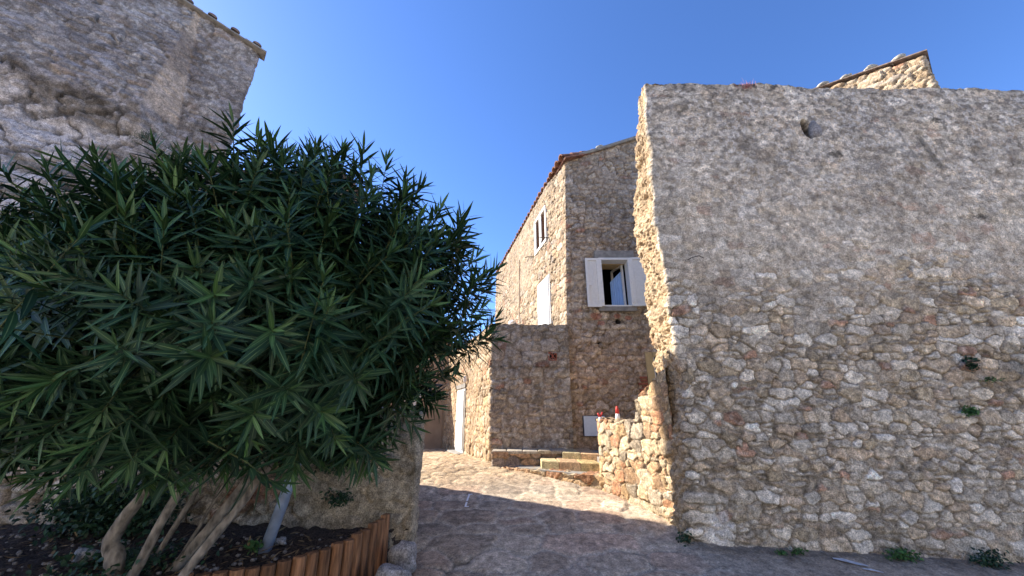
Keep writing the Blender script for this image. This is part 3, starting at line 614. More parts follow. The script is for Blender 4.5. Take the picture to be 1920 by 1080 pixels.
b = MB(); b.add([(-.3, 8, 1.70), (1.2, 8, 1.70), (1.0, 12.6, 1.70), (-2.0, 12.5, 1.70)], [(0, 1, 2, 3)]); b.add([(-2.1, 12.6, -1.4), (.1, 12.6, -1.4), (.1, 12.6, 1.75), (-2.1, 12.6, 1.75)], [(0, 1, 2, 3)]); b.build('roof_deck', MT['conc'], bk)
vx, vz = .845, 1.12
b = MB(); b.box(vx-.09, vx+.09, 7.9, 7.95, vz-.09, vz+.09); vt = b.build('vent', MT['dark'], bk)
b = MB(); s_ = .078
b.box(vx-.085, vx+.085, 7.835, 7.865, vz+.068, vz+.085); b.box(vx-.085, vx+.085, 7.835, 7.865, vz-.085, vz-.068); b.box(vx-.085, vx-.07, 7.835, 7.865, vz-.068, vz+.068); b.box(vx+.07, vx+.085, 7.835, 7.865, vz-.068, vz+.068)
b.tube([(vx-s_, 7.84, vz-s_), (vx-.01, 7.84, vz-.01), (vx+s_, 7.84, vz+s_)], .010, 6); b.tube([(vx-s_, 7.84, vz+s_), (vx, 7.84, vz+.012), (vx+s_, 7.84, vz-s_)], .010, 6); b.tube([(vx, 7.84, vz-s_), (vx, 7.84, vz+s_)], .008, 6); b.build('grille', MT['terra'], vt)
MA = Matrix(((AD[0], AN[0], 0, A0[0]), (AD[1], AN[1], 0, A0[1]), (0, 0, 1, 0), (0, 0, 0, 1)))
b = MB(MA); b.box(2.22, 3.16, -.06, .02, -.98, .62); dd = b.build('door', MT['paint'], bk)
b = MB(MA); b.box(2.28, 3.10, .02, .045, -.86, .55); b.build('panel', MT['shutter'], dd)
b = MB(MA); b.tube([(3.0, .045, -.2), (3.0, .10, -.2), (2.9, .10, -.2)], .012, 6); b.build('handle', MT['iron'], dd)
b = MB(MA); b.box(2.12, 2.22, -.05, .03, -.98, .70); b.box(2.12, 3.2, -.05, .05, .62, .72); b.build('frame', MT['conc'], dd)
b = MB(MA); b.box(2.1, 3.3, -.02, .22, -1.15, -.93, bev=.02); b.build('doorstep', MT['conc'], bk)
b = MB(MA); b.rock((2.05, .07, .80), (.05, .05, .09), 2, 6); b.build('wall_lamp', MT['white'], bk)

# ------------------------------------------------------------------ ochre house at the end of the street
eh = thing('beige_house', 'plain beige plastered house at the far end of the street', 'house', (-3.5, 14, -1))
b = MB(); b.box(-7.5, -2.3, 13.0, 17, -1.6, 2.45); b.build('wall', MT['plaster'], eh)
tiles(eh, 'roof', (-7.6, 12.85, 2.43), (1, 0, 0), (0, .95, .3), 27, 7, seed=8)
b = MB(); b.box(-3.6, -3.0, 12.97, 13.0, -.2, .8); wn = b.build('window', MT['paint'], eh)

# ------------------------------------------------------------------ big house / bastion at upper left
lh = thing('bastion_house', 'tall grey weathered stone house on rock at upper left behind the oleander', 'house', (-6.5, 6, -1))
LD = np.array([-.85, -.53]); LD = LD/np.linalg.norm(LD); P0 = np.array([-5.42, 6.0])
def lpt(k, out=0):
    nrm = np.array([-LD[1], LD[0]])      # towards the camera
    if nrm[1] > 0: nrm = -nrm
    q = P0+LD*k+nrm*out; return (q[0], q[1])
LN = np.array([-LD[1], LD[0]]); LN = LN if LN[1] < 0 else -LN
def post_left(U, Z, C, disp, idx, s):
    g = fbm(U*9, Z*9, 501, 5); g2 = fbm(U*2.2, Z*2.2, 503, 4)
    lic = sst(.5, .62, g)*sst(.35, .6, g2)*.7
    C = C*(1-lic[..., None])+np.array([.34, .33, .34])*lic[..., None]
    k = LU-U      # distance left of the roof corner along the face
    # massive bright rock below the diagonal ledge
    led = 4.66+.22*(k-1.38)+.35*(fbm(U*1.3, Z*0, 505)-.5)
    wz = .05+.14*np.clip(7.6-Z, 0, 2.6); kk = .85+.09*(Z-5.1)
    sf = sst(kk-.03, kk+.02, k)*sst(kk+wz+.03, kk+wz-.02, k)*sst(4.9, 5.05, Z)*.95
    C = C*(1-sf[..., None])+np.array([.48, .40, .31])*(.75+.5*g)[..., None]*sf[..., None]; disp = disp*(1-.5*sf)  # buttress flank painted lighter tan, its bounced light put into the colour
    rk = sst(.12, -.12, Z-led-(fbm(U*4, Z*4, 507)-.5)*.5)*sst(.9, 1.5, k)
    big = sst(.40, .52, fbm(U*2.6, Z*4.2, 509, 4))
    rc = np.array([.21, .20, .19])*(1-big[..., None])+np.array([.42, .42, .44])*big[..., None]
    rc = rc*(.6+.7*fbm(U*14, Z*14, 511, 4))[..., None]; ckl = sst(.05, .015, np.abs(fbm(U*2.2+Z*.8, Z*4.0-U*1.4, 515, 4)-.5)); rc = rc*(1-.6*ckl[..., None]); disp = disp-ckl*rk*.05
    C = C*(1-rk[..., None])+rc*rk[..., None]
    disp = disp+rk*((fbm(U*3, Z*4.5, 513, 5)-.5)*.15+.06*np.clip(led-Z, 0, 3))
    dkl = np.exp(-((Z-led)/.10)**2)*sst(.9, 1.5, k)*.55; C = C*(1-dkl[..., None])
    bl = sst(.52, .64, fbm(U*1.6, Z*1.2, 521, 5))*sst(5, 6.5, Z)*.55; C = C*(1-bl[..., None])+np.array([.12, .105, .10])*bl[..., None]
    return C, disp
kb1 = 1.28
def warp_left(P, U):
    k = LU-U; z = P[..., 2]; wz = .05+.14*np.clip(7.6-z, 0, 2.6); kk = .85+.09*(z-5.1)
    out = np.clip((k-kk)/wz, 0, 1)*wz*.95*sst(4.2, 5.0, z)
    P[..., 0] += LN[0]*out; P[..., 1] += LN[1]*out
    bt = np.clip(7.3-z, 0, 8)*.085      # battered corner
    f = sst(1.2, 0, k); P[..., 0] -= LD[0]*-bt*f*.0; P[..., 0] += LD[0]*bt*.9*f*.6
    return P
LL = 6.0; bkp = P0+2*np.array([-.73, .68]); LU = LL
LPATH = [lpt(LL), lpt(0), tuple(bkp)]
LPATH = [tuple(q) for q in LPATH]
slopeL = .30
masonry('wall', LPATH, -1.6, 9.3, .021, (.07, .2), (.14, .42), dict(pal=[(.24, .22, .20), (.20, .185, .17), (.28, .265, .25), (.23, .19, .155), (.33, .32, .31)], w=[4, 4, 3, 2, 2], mortar=(.21, .19, .17)), 71, parent=lh,
        relief=.03, top=lambda u: np.where(u < LL, 7.30+slopeL*(LL-u), 7.30), cover=lambda U, Z, sd: .12+.45*sst(.4, .6, fbm(U*1.2, Z*1.2, sd)), lichen=.4, dark=.5, tint=(1.05, .99, .94), post=post_left, warpfn=warp_left, inset=.3, bulge=.05)
# verge: slabs and tile ends along the rake
ra = Vector((LD[0], LD[1], slopeL)).normalized(); ro = Vector((P0[0], P0[1], 7.33))
b = MB(); nL = Vector((LN[0], LN[1], 0)); 
zup = Vector((0, 0, 1))
for i in range(16):
    a0 = ro+ra*(-.14+.40*i); a1 = a0+ra*(.41); o1 = nL*(.12+random.uniform(-.01, .02)); o0 = Vector((-.75, .66, 0))*.15; t = .022+random.uniform(0, .012)
    vs = [a0+o0, a1+o0, a1+o1, a0+o1]; vs = [tuple(v) for v in vs]+[tuple(v+zup*t) for v in vs]
    b.add(vs, [(3, 2, 1, 0), (4, 5, 6, 7), (0, 1, 5, 4), (1, 2, 6, 5), (2, 3, 7, 6), (3, 0, 4, 7)])
b.build('verge_board', MT['conc'], lh)
DK = Vector((-.75, .66, 0)).normalized()
upL = Vector((-LN[0], -LN[1], 0)).normalized()
b = MB()
for i in range(26):
    for j in range(14):
        if j > 0 and (i > 12 or i < 1): continue
        c = ro+ra*(.05+.42*i)+nL*.14+DK*.33*j+zup*(.055)
        vs = []; K = 6
        for (t_, r_) in ((0, .085), (.4, .07)):
            for q in range(K+1):
                an = math.pi*q/K; vs.append(tuple(c+DK*t_+ra*math.cos(an)*r_+zup*(math.sin(an)*r_*.7)))
        b.add(vs, [(q, q+1, K+2+q, K+1+q) for q in range(K)]+[tuple(range(K, -1, -1))])
b.build('roof_tiles', MT['oldtile'], lh)
a0 = ro+ra*.3; a1 = ro+ra*7
b = MB(); vs = [a0-nL*.02, a1-nL*.02, a1+DK*5, a0+DK*5]; b.add([tuple(v+zup*.02) for v in vs], [(0, 1, 2, 3)]); b.build('roof_slab', MT['oldtile'], lh)
q1 = lpt(LL); b = MB(); bx_ = [tuple(bkp), (-9.5, 9.0), (-13, 8.5), q1]
vs = [(x, y, -1.6) for x, y in bx_]+[(x, y, 7.25+(0 if i == 0 else .3*max(0, -(x+5.4))*.9)) for i, (x, y) in enumerate(bx_)]
b.add(vs, [(0, 1, 5, 4), (1, 2, 6, 5), (2, 3, 7, 6)]); b.build('rear_wall', MT['plaster'], lh)

# ------------------------------------------------------------------ lower house behind the oleander (casts the street shadow)
sh = thing('tiled_cottage', 'low stone cottage with tiled roof mostly hidden behind the oleander', 'cottage', (-5, 7.5, -.9))
SX, SY = -3.40, 7.17
masonry('wall', [(-6.4, 6.25), (-3.5, 6.25), (SX, SY), (-6.8, 8.5)], -1.3, 4.45, .035, (.10, .24), (.16, .4), HOUSE, 81, parent=sh, relief=.03, inset=.2)
b = MB(); vs = [(-6.9, 6.15, 4.38), (-3.40, 6.15, 4.38), (-3.30, 7.33, 4.48), (-6.9, 8.6, 4.6)]; b.add(vs+[(x, y, z+.10) for x, y, z in vs], [(3, 2, 1, 0), (4, 5, 6, 7), (0, 1, 5, 4), (1, 2, 6, 5), (2, 3, 7, 6), (3, 0, 4, 7)])
rf = b.build('roof', MT['oldtile'], sh)
b = MB()
for i in range(5):
    y = 6.28+.23*i; b.tube([(-3.33+.05*i/5, y, 4.50+.02*i), (-3.9, y, 4.58+.02*i)], .075, 8)
b.build('eave_tiles', MT['oldtile'], rf)

# ------------------------------------------------------------------ low wall behind the flower bed, upper terrace, bed
lw = thing('bed_wall', 'low cracked granite wall behind the oleander bed', 'stone wall', (-3, 4.4, -1.2))
def post_low(U, Z, C, disp, idx, s):
    x = U-LWL      # 0 at right corner, negative to the left
    cem = sst(-1.55, -1.15, x+(fbm(U*2, Z*2, 601)-.5)*.7)
    g = fbm(U*30, Z*30, 603, 3); cc = np.array([.215, .20, .175])*(.55+.9*g)[..., None]*(.8+.4*fbm(U*3, Z*3, 605))[..., None]
    C = C*(1-cem[..., None])+cc*cem[..., None]; disp = disp*(1-.6*cem)+cem*((fbm(U*9, Z*9, 607, 5)-.5)*.05)
    crp = np.abs(Z+.32-.55*(x+1.25)-(fbm(U*6, U*0, 611)-.5)*.22)+sst(-.55, -.4, x)*.3+sst(-1.5, -1.9, x)*.3
    ck = sst(.022, .006, crp); C = C*(1-.8*ck[..., None]); disp = disp-ck*.03
    for (bx, bz, a, b_) in ((-1.72, -.78, .22, .09),):
        q = sst(1.3, .8, ((x-bx)/a)**2+((Z-bz)/b_)**2+(g-.5)*.6)*.8; C = C*(1-q[..., None])+np.array([.14, .07, .05])*q[..., None]
    return C, disp
LWL = 7.0
masonry('masonry', [(-.97-LWL, 4.35), (-.97, 4.25), (-1.05, 4.7), (-1.72, 6.35), (-3.4, 7.2)], -1.6, .10, .0155, (.12, .3), (.2, .5), dict(pal=[(.20, .18, .165), (.17, .16, .15), (.22, .20, .18), (.15, .10, .08), (.25, .24, .23)], w=[4, 3, 3, 1, 2], mortar=(.13, .12, .105)), 91,
        parent=lw, relief=.035, top=lambda u: 0.02+0*u, post=post_low, lichen=.3, dark=.25, inset=.3, rnd=.05, bulge=.04, rot=.2)
b = MB(); b.add([(-13, 4.5, -.12), (-1.25, 4.5, -.12), (-1.85, 6.3, -.12), (-3.4, 7.1, -.12), (-13, 12, -.12)], [(0, 1, 2, 3, 4)]); b.build('upper_terrace', MT['conc'], None, kind='structure')
# soil bed
xs = np.arange(-6.5, -1.0, .03); ys = np.arange(2.2, 4.4, .03)
def bed_edge(x): return np.interp(x, [-6.5, -3.2, -2.45, -2.0, -1.65, -1.42, -1.30, -1.22], [2.4, 2.78, 2.98, 3.16, 3.38, 3.65, 3.92, 4.2])
X, Y = np.meshgrid(xs, ys, indexing='ij')
Zs = -1.10+.03*(X+2)*-.3-.03+(fbm(X*3, Y*3, 700)-.5)*.08+(fbm(X*22, Y*22, 701)-.5)*.06+sst(3.6, 4.3, Y)*.06
Zs = np.where(Y < bed_edge(X)+.02, -1.7, Zs)
I = np.arange(X.size).reshape(X.shape); q = np.stack([I[:-1, :-1], I[1:, :-1], I[1:, 1:], I[:-1, 1:]], -1).reshape(-1, 4)
mesh_np('soil_bed', np.stack([X, Y, Zs], -1).reshape(-1, 3), q, MT['soil'], kind='structure')
# log edging
le = thing('log_edging', 'curved edging of upright reddish half round logs round the flower bed', 'garden edging', (-2, 3.1, -1.3))
ex = np.linspace(-6.3, -1.215, 800); eyv = bed_edge(ex); ss = np.concatenate([[0], np.cumsum(np.hypot(np.diff(ex), np.diff(eyv)))])
LW_ = .098; nlog = int(ss[-1]/LW_); rr = random.Random(4)
for i in range(nlog):
    s_i = ss[-1]-LW_*(i+.5)
    if i > 44: break
    x = float(np.interp(s_i, ss, ex)); y = float(np.interp(s_i, ss, eyv)); x2 = float(np.interp(s_i-.02, ss, ex)); y2 = float(np.interp(s_i-.02, ss, eyv))
    t = Vector((x-x2, y-y2, 0)).normalized(); nr = Vector((t.y, -t.x, 0))
    zt = -1.05+.12*max(0, 1-i/9.)**1.5+rr.uniform(-.012, .012)-.02*min(1, i/30); zb = float(gz(x, y))-.12; b = MB(); K = 8; vs = []; r0 = LW_/2*rr.uniform(.94, 1.0); tl = Vector((rr.uniform(-.012, .012), rr.uniform(-.012, .012), 0))
    for z, rs in ((zb, 1), ((zb+zt)/2, 1.02), (zt-.012, 1), (zt, .88)):
        for k in range(K+1):
            an = math.pi*k/K; p_ = Vector((x, y, z))+t*math.cos(an)*r0*rs+nr*math.sin(an)*r0*rs+tl*(z-zb); vs.append(tuple(p_))
        for k in (0, 1): p_ = Vector((x, y, z))+t*(-1 if k == 0 else 1)*r0*rs-nr*.02+tl*(z-zb); vs.append(tuple(p_))
    W = K+3; fs = []
    for r_ in range(3):
        for k in range(W): fs.append((r_*W+k, r_*W+(k+1) % W, (r_+1)*W+(k+1) % W, (r_+1)*W+k))
    fs.append(tuple(3*W+k for k in range(W))); b.add(vs, fs); b.build('log', MT['log'], le)
# boulders right of the edging, stones in the bed
for i, (c, r, lab) in enumerate([((-.98, 3.98, -1.26), (.115, .11, .12), 'rounded granite boulder at the foot of the bed wall corner'), ((-1.0, 3.66, -1.33), (.14, .13, .12), 'larger granite boulder between log edging and street'), ((-1.08, 3.42, -1.38), (.13, .12, .11), 'granite boulder nearest the camera beside the log edging')]):
    b = MB(); b.rock(c, r, i+1, 14); tag(b.build('boulder', STONE, None, True, col=(.27, .25, .24)), lab, 'boulder', 'boulders beside the log edging')
for i, (c, r, lab) in enumerate([((-3.35, 3.45, -1.06), (.09, .06, .045), 'pale stone lying on the soil at the left of the bed'), ((-3.1, 3.52, -1.08), (.08, .045, .03), 'flat pale stone on the soil beside the ivy'), ((-2.05, 3.85, -1.08), (.05, .04, .03), 'small pale stone on the soil near the blue grey pole')]):
    b = MB(); b.rock(c, r, i+7, 8); tag(b.build('bed_stone', STONE, None, True, col=(.30, .30, .30)), lab, 'stone', 'stones on the flower bed')
# leaning pole
b = MB(); b.tube([(-2.12, 3.72, -1.2), (-2.03, 3.74, -.75), (-1.93, 3.75, -.2), (-1.85, 3.75, .3)], [.048, .047, .046, .045], 14)
tag(b.build('support_pole', MT['zinc'], None, True), 'leaning blue grey metal pole propping the oleander', 'pole')
b = MB(); b.box(-.03, .03, -.006, .006, -.02, .02, Matrix.Translation((-1.72, 3.55, -.10)) @ Matrix.Rotation(R(25), 4, 'Z') @ Matrix.Rotation(R(-15), 4, 'Y')); b.tube([(-1.74, 3.55, -.08), (-1.77, 3.55, .1)], .004, 5)
tag(b.build('plant_tag', MT['white']), 'small white tag hanging under the oleander leaves', 'tag')

# ------------------------------------------------------------------ leaves
def leaf_template(ns=6, fold=.25, prof=.75):
    t = np.linspace(0, 1, ns+1); wd = (np.sin(np.pi*t**prof))**.85*.5; wd[0] = .05; wd[-1] = 0.01
    return t, wd, fold
def leaves(pos, axis, nor, L, W, bend, young, rnd_, ns=6, fold=.25):
    t, wd, fold = leaf_template(ns, fold); n = len(pos)
    axis = axis/np.linalg.norm(axis, axis=1)[:, None]; nor = nor-axis*np.sum(nor*axis, 1)[:, None]; nor = nor/np.maximum(np.linalg.norm(nor, axis=1), 1e-6)[:, None]
    side = np.cross(axis, nor)
    B = bend[:, None]; ang = B*t[None, :]
    # arc: centre line bends towards -nor
    cx = np.where(np.abs(B) > 1e-3, np.sin(ang)/np.where(np.abs(B) < 1e-3, 1, B), t[None, :]); cz = np.where(np.abs(B) > 1e-3, -(1-np.cos(ang))/np.where(np.abs(B) < 1e-3, 1, B), 0*ang)
    ctr = pos[:, None]+L[:, None, None]*(cx[..., None]*axis[:, None]+cz[..., None]*nor[:, None])
    upn = nor[:, None]*np.cos(ang)[..., None]+axis[:, None]*np.sin(ang)[..., None]
    hw = (W[:, None]*wd[None])[..., None]
    l_ = ctr+side[:, None]*hw+upn*hw*fold; r_ = ctr-side[:, None]*hw+upn*hw*fold
    V = np.stack([l_, ctr, r_], 2).reshape(n, -1, 3)      # n,(ns+1)*3
    q = []
    for i in range(ns):
        a = i*3; q += [(a, a+1, a+4, a+3), (a+1, a+2, a+5, a+4)]
    q = np.array(q); Q = (q[None]+np.arange(n)[:, None, None]*(ns+1)*3).reshape(-1, 4)
    C = np.zeros((n, (ns+1)*3, 3)); C[:, 0::3, 0] = 1; C[:, 2::3, 0] = 1; C[:, :, 1] = rnd_[:, None]; C[:, :, 2] = young[:, None]
    return V.reshape(-1, 3), Q, C.reshape(-1, 3)
# ------------------------------------------------------------------ oleander
ol = thing('oleander_bush', 'huge dark green oleander bush with pale bare trunks in the log edged bed', 'bush', (-2.7, 3.3, -1.1))
TR = [[(-2.86, 3.16, -1.2), (-2.82, 3.14, -1.02), (-2.88, 3.12, -.86), (-2.74, 3.10, -.60), (-2.62, 3.1, -.32), (-2.75, 3.1, .05), (-2.95, 3.0, .7)],
      [(-2.70, 3.12, -1.2), (-2.56, 3.12, -.78), (-2.42, 3.12, -.35), (-2.3, 3.1, .1), (-2.25, 3.0, .8)],
      [(-2.76, 3.35, -1.15), (-2.60, 3.4, -.7), (-2.47, 3.42, -.3), (-2.4, 3.5, .4)],
      [(-2.62, 3.42, -1.15), (-2.46, 3.45, -.75), (-2.28, 3.45, -.3), (-2.1, 3.5, .4)],
      [(-2.56, 3.30, -1.17), (-2.34, 3.32, -.85), (-2.08, 3.32, -.45), (-1.86, 3.3, -.05), (-1.6, 3.2, .6)],
      [(-2.36, 3.02, -1.22), (-2.12, 3.06, -.86), (-1.90, 3.08, -.50), (-1.70, 3.1, -.15), (-1.4, 3.0, .5)],
      [(-2.66, 3.10, -.42), (-2.5, 3.10, -.22), (-2.3, 3.08, .05), (-2.0, 3.0, .6)]]
TRr = [(.10, .095, .075, .06, .052, .042, .03), (.058, .05, .046, .04, .03), (.035, .03, .028, .02), (.022, .020, .018, .014), (.075, .062, .055, .048, .035), (.045, .047, .045, .04, .03), (.04, .036, .03, .022)]
TRr = [tuple(v*.62 for v in q) for q in TRr]
def smooth_pts(p, r, m=4):
    P = [Vector(q) for q in p]; out = []; ro_ = []
    for i in range(len(P)-1):
        p0 = P[max(i-1, 0)]; p1 = P[i]; p2 = P[i+1]; p3 = P[min(i+2, len(P)-1)]
        for k in range(m):
            t = k/m; out.append(.5*((2*p1)+(p2-p0)*t+(2*p0-5*p1+4*p2-p3)*t*t+(3*p1-p0-3*p2+p3)*t**3)+Vector((random.uniform(-1, 1), random.uniform(-1, 1), 0))*.006); ro_.append(r[i]*(1-t)+r[i+1]*t)
    out.append(P[-1]); ro_.append(r[-1]); return out, ro_
for p_, r_ in zip(TR, TRr):
    P_, Rr = smooth_pts(p_, r_); Rr = [a*random.uniform(.94, 1.08) for a in Rr]; b = MB(); b.tube(P_, Rr, 12, jit=.05); b.build('trunk', MT['bark'], ol, True)
BC = np.array([-2.27, 3.0, .70]); BR = np.array([2.32, 1.35, 1.66])
rg = np.random.default_rng(3)
pos = []; ax = []; no = []; Ls = []; Ws = []; be = []; yo = []; rn = []; br = MB()
ns = 0; tips = []
tries = 0
while ns < 1150 and tries < 30000:
    tries += 1
    d = rg.normal(size=3); d /= np.linalg.norm(d); pp = 2.0 if d[2] > 0 else 2.3; d = d/(np.sum(np.abs(d)**pp))**(1/pp)
    if d[1] > .55 and rg.random() < .8: continue
    rad = (rg.uniform(.62, 1.0) if rg.random() < .8 else rg.uniform(.35, .7))
    lump = .95+.09*float(fbm(np.array(d[0]*2.3+5), np.array(d[2]*2.3+d[1]*1.7+9), 900, 3))
    ell = BR.copy()
    if d[0] < 0 and d[2] > 0: ell[2] *= 1-.16*min(1, -d[0]*1.3)
    if d[2] < 0: ell[2] = 1.38
    if d[0] > 0 and d[2] < .1: ell[0] *= 1-.17*min(1, (.1-d[2])*2.2)
    tip = BC+d*ell*rad*lump
    if tip[1] > 4.1 and tip[2] < .3: continue
    if tip[2] < -.42+.09*min(d[0], .6): continue
    if any(np.sum((tip-q)**2) < .013 for q in tips[-400:]): continue
    tips.append(tip)
    out = d*np.array([1, 1, .9]); out[2] += .8 if d[2] > .1 else (.4 if d[2] > -.4 else -.1); out += rg.normal(size=3)*.28; out /= np.linalg.norm(out)
    Lsht = rg.uniform(.36, .56); base = tip-out*Lsht; base[2] -= .04
    # stem
    hub = np.array([-2.35, 3.15, .2])+np.array([(tip[0]+2.35)*.35, (tip[1]-3.1)*.2, (tip[2])*.25])
    mid = (base*.6+hub*.4)+rg.normal(size=3)*.05; mid[2] -= .05
    br.tube([tuple(hub), tuple(mid), tuple(base), tuple(tip-out*Lsht*.4), tuple(tip)], [.010, .007, .004, .0035, .0025], 5, cap=False)
    nw = int(rg.integers(11, 15)); ph = rg.uniform(0, 6.28)
    a1 = np.cross(out, [.2, .3, .9]); a1 /= np.linalg.norm(a1); a2 = np.cross(out, a1)
    sz = rg.uniform(.85, 1.15); yg = rg.random() < .55
    for wv in range(nw):
        f = wv/(nw-1)      # 0 bottom, 1 tip
        c = base+(tip-base)*(f**.8)
        spread = R(96-62*f**1.6)
        for k in range(3):
            th = ph+k*2.094+wv*1.05+rg.normal()*.15; sd = a1*math.cos(th)+a2*math.sin(th); sp = spread+rg.normal()*.14
            aa = out*math.cos(sp)+sd*math.sin(sp); aa[2] -= .10*(1-f)
            pos.append(c); ax.append(aa); no.append(out*math.sin(sp)-sd*math.cos(sp)); l_ = (.245-.10*max(0, f-.55)/.45)*sz*rg.uniform(.8, 1.12)*(.85+.15*min(1, f*3))
            Ls.append(l_); Ws.append(l_*rg.uniform(.12, .155)); be.append(rg.uniform(.05, .55)*(1.2-f)); yo.append(max(0, (f-.68)/.32)*(.9 if yg else .35)+rg.uniform(0, .12)); rn.append(rg.random())
    ns += 1
V, Q, C = leaves(np.array(pos), np.array(ax), np.array(no), np.array(Ls), np.array(Ws), np.array(be), np.array(yo), np.array(rn))
mesh_np('foliage', V, Q, LEAF, ol, C); br.build('branches', MT['twig'], ol, True)
print('shoots', ns, 'leaves', len(pos))

# ------------------------------------------------------------------ small plants
def tuft(name, label, cat, c, rad, n, size, mat, group=None, droop=.6, out=(0, -1, .2), width=.55, seed=0, kind=None, ns_=3):
    g = np.random.default_rng(seed); c = np.array(c, float); rad = np.array(rad, float)
    P_ = c+np.clip(g.normal(size=(n, 3))*.5, -1.2, 1.2)*rad; A = g.normal(size=(n, 3))*.8+np.array(out); A[:, 2] -= droop*.3
    nn = g.normal(size=(n, 3))*.5+np.array([0, -.6, .8]); L_ = size*g.uniform(.6, 1.3, n)
    V, Q, C = leaves(P_, A, nn, L_, L_*width, g.uniform(0, .9, n), g.uniform(0, .7, n), g.random(n), ns_, .2)
    if kind == 'stuff':
        o = mesh_np(name, V, Q, mat, None, C, kind='stuff'); return o
    t = thing(name, label, cat, tuple(c), group)
    mesh_np('foliage', V, Q, mat, t, C)
    b = MB()
    for i in range(9):
        e = P_[g.integers(0, n)]; b.tube([tuple(c+np.array([0, .05, -rad[2]*.3])), tuple((c+e)/2+np.array([0, -.01, .01])), tuple(e)], .0025, 4, cap=False)
    b.build('stems', MT['bark'], t)
    return t
GW = 'weeds rooted in the tall wall'
tuft('wall_plant', 'bright green leafy clump growing from the tall wall, below the other wall plants', 'plant', (5.27, 4.53, .03), (.08, .04, .05), 150, .04, WEED, GW, seed=1)
tuft('wall_plant', 'dark green clump growing from the tall wall above the bright one', 'plant', (5.50, 4.53, .56), (.06, .04, .08), 110, .04, IVY, GW, seed=2)
tuft('wall_plant', 'thin trailing green sprig between the two clumps on the tall wall', 'plant', (5.68, 4.54, .38), (.11, .03, .03), 60, .03, WEED, GW, seed=3)
tuft('wall_plant', 'large dark green caper bush hanging at the right edge of the tall wall', 'plant', (6.22, 4.42, .48), (.10, .08, .26), 420, .05, IVY, GW, seed=4)
GB = 'weeds at the foot of the tall wall'
tuft('weed', 'wide green weed clump at the foot of the tall wall, second largest', 'weed', (4.02, 4.52, -1.39), (.15, .05, .06), 300, .032, WEED, GB, seed=5)
tuft('weed', 'widest dark green weed clump at the foot of the tall wall, far right', 'weed', (4.88, 4.51, -1.43), (.17, .06, .08), 380, .034, IVY, GB, seed=6)
tuft('weed', 'small round green weed at the foot of the tall wall near its corner', 'weed', (2.76, 4.49, -1.36), (.05, .04, .03), 70, .03, WEED, GB, seed=7)
tuft('weed', 'small flat green weed beside the round one at the foot of the tall wall', 'weed', (2.95, 4.51, -1.35), (.09, .03, .03), 90, .03, WEED, GB, seed=8)
tuft('weed', 'dark weed in the corner where the broken wall end meets the street', 'weed', (1.84, 4.62, -1.28), (.08, .05, .07), 120, .035, IVY, GB, seed=9)
tuft('dry_tuft', 'dry pinkish tuft of stems on top of the tall wall', 'plant', (3.74, 4.62, 4.88), (.12, .05, .04), 110, .11, MT['pinkgrass'], None, out=(0, -.2, 1.6), width=.06, droop=0, seed=10)
GL = 'weeds rooted in the bed wall'
tuft('wall_weed', 'dark green weed on the bed wall behind the pole, upper one', 'plant', (-1.82, 4.2, -.50), (.17, .04, .11), 300, .035, IVY, GL, seed=11)
tuft('wall_weed', 'dark green weed on the bed wall just right of the pole foot, lower one', 'plant', (-1.72, 4.19, -.80), (.13, .04, .06), 200, .035, IVY, GL, seed=12)
tuft('bed_weed', 'small yellow green weed at the foot of the blue grey pole', 'weed', (-2.16, 3.64, -1.06), (.05, .05, .03), 60, .04, WEED, None, out=(0, -.2, .7), seed=13)
tuft('climbing_ivy', None, None, (-3.75, 3.95, -.83), (.55, .22, .20), 3600, .05, IVY, seed=14, kind='stuff')
tuft('ground_ivy', None, None, (-2.9, 3.3, -1.04), (.5, .35, .05), 500, .045, IVY, seed=15, kind='stuff')
tuft('ledge_grass', 'dark dry grass clump on the rock ledge of the bastion house', 'plant', (-6.05, 5.05, 4.3), (.22, .08, .10), 240, .09, IVY, None, out=(0, -.3, 1.2), width=.07, seed=16)

# ------------------------------------------------------------------ small house behind the tall wall
rh = thing('gable_house', 'sunlit stone gable rising behind the tall wall with roof tiles', 'house', (11, 9, -1))
GC = np.array([11.65, 7.96]); GD = np.array([-.5, .87]); GD /= np.linalg.norm(GD); GLN = 5.0; ge = GC+GD*GLN
sg = .08
masonry('wall', [tuple(ge), tuple(GC), (14.0, 9.78)], 3.0, 11, .03, (.10, .24), (.2, .6), WARM, 101, parent=rh, tint=(1.1, 1.02, .9), relief=.05, top=lambda u: np.where(u < GLN, 9.58+.36*(GLN-u), 9.58), lichen=.2, dark=.05, inset=.4, gapw=.2)
ra = Vector((GD[0], GD[1], .36)).normalized(); ro = Vector((GC[0], GC[1], 9.66)); nG = Vector((-GD[1], GD[0], 0)); nG = nG if nG.x < 0 else -nG
b = MB(); DG = Vector((.78, .62, 0)); a0 = ro-ra*.14; a1 = ro+ra*5.4; vs = [a0+nG*.14, a1+nG*.14, a1+DG*3, a0+DG*3]; b.add([tuple(v) for v in vs]+[tuple(v+zup*.035) for v in vs], [(3, 2, 1, 0), (4, 5, 6, 7), (0, 1, 5, 4), (1, 2, 6, 5), (2, 3, 7, 6), (3, 0, 4, 7)]); rr_ = b.build('roof', MT['oldtile'], rh)
b = MB()
for i in range(11): b = MB(); b.rock(tuple(ro+ra*(.45+.62*i)+nG*.02+zup*.09), (.15, .15, .055), i, 7); b.build('holding_stone', STONE, rr_, True, col=(.42, .39, .33))
b = MB(); b.box(9.2, 13.5, 8.6, 13, -2, 2.9); b.build('lower_wall', MT['plaster'], rh)

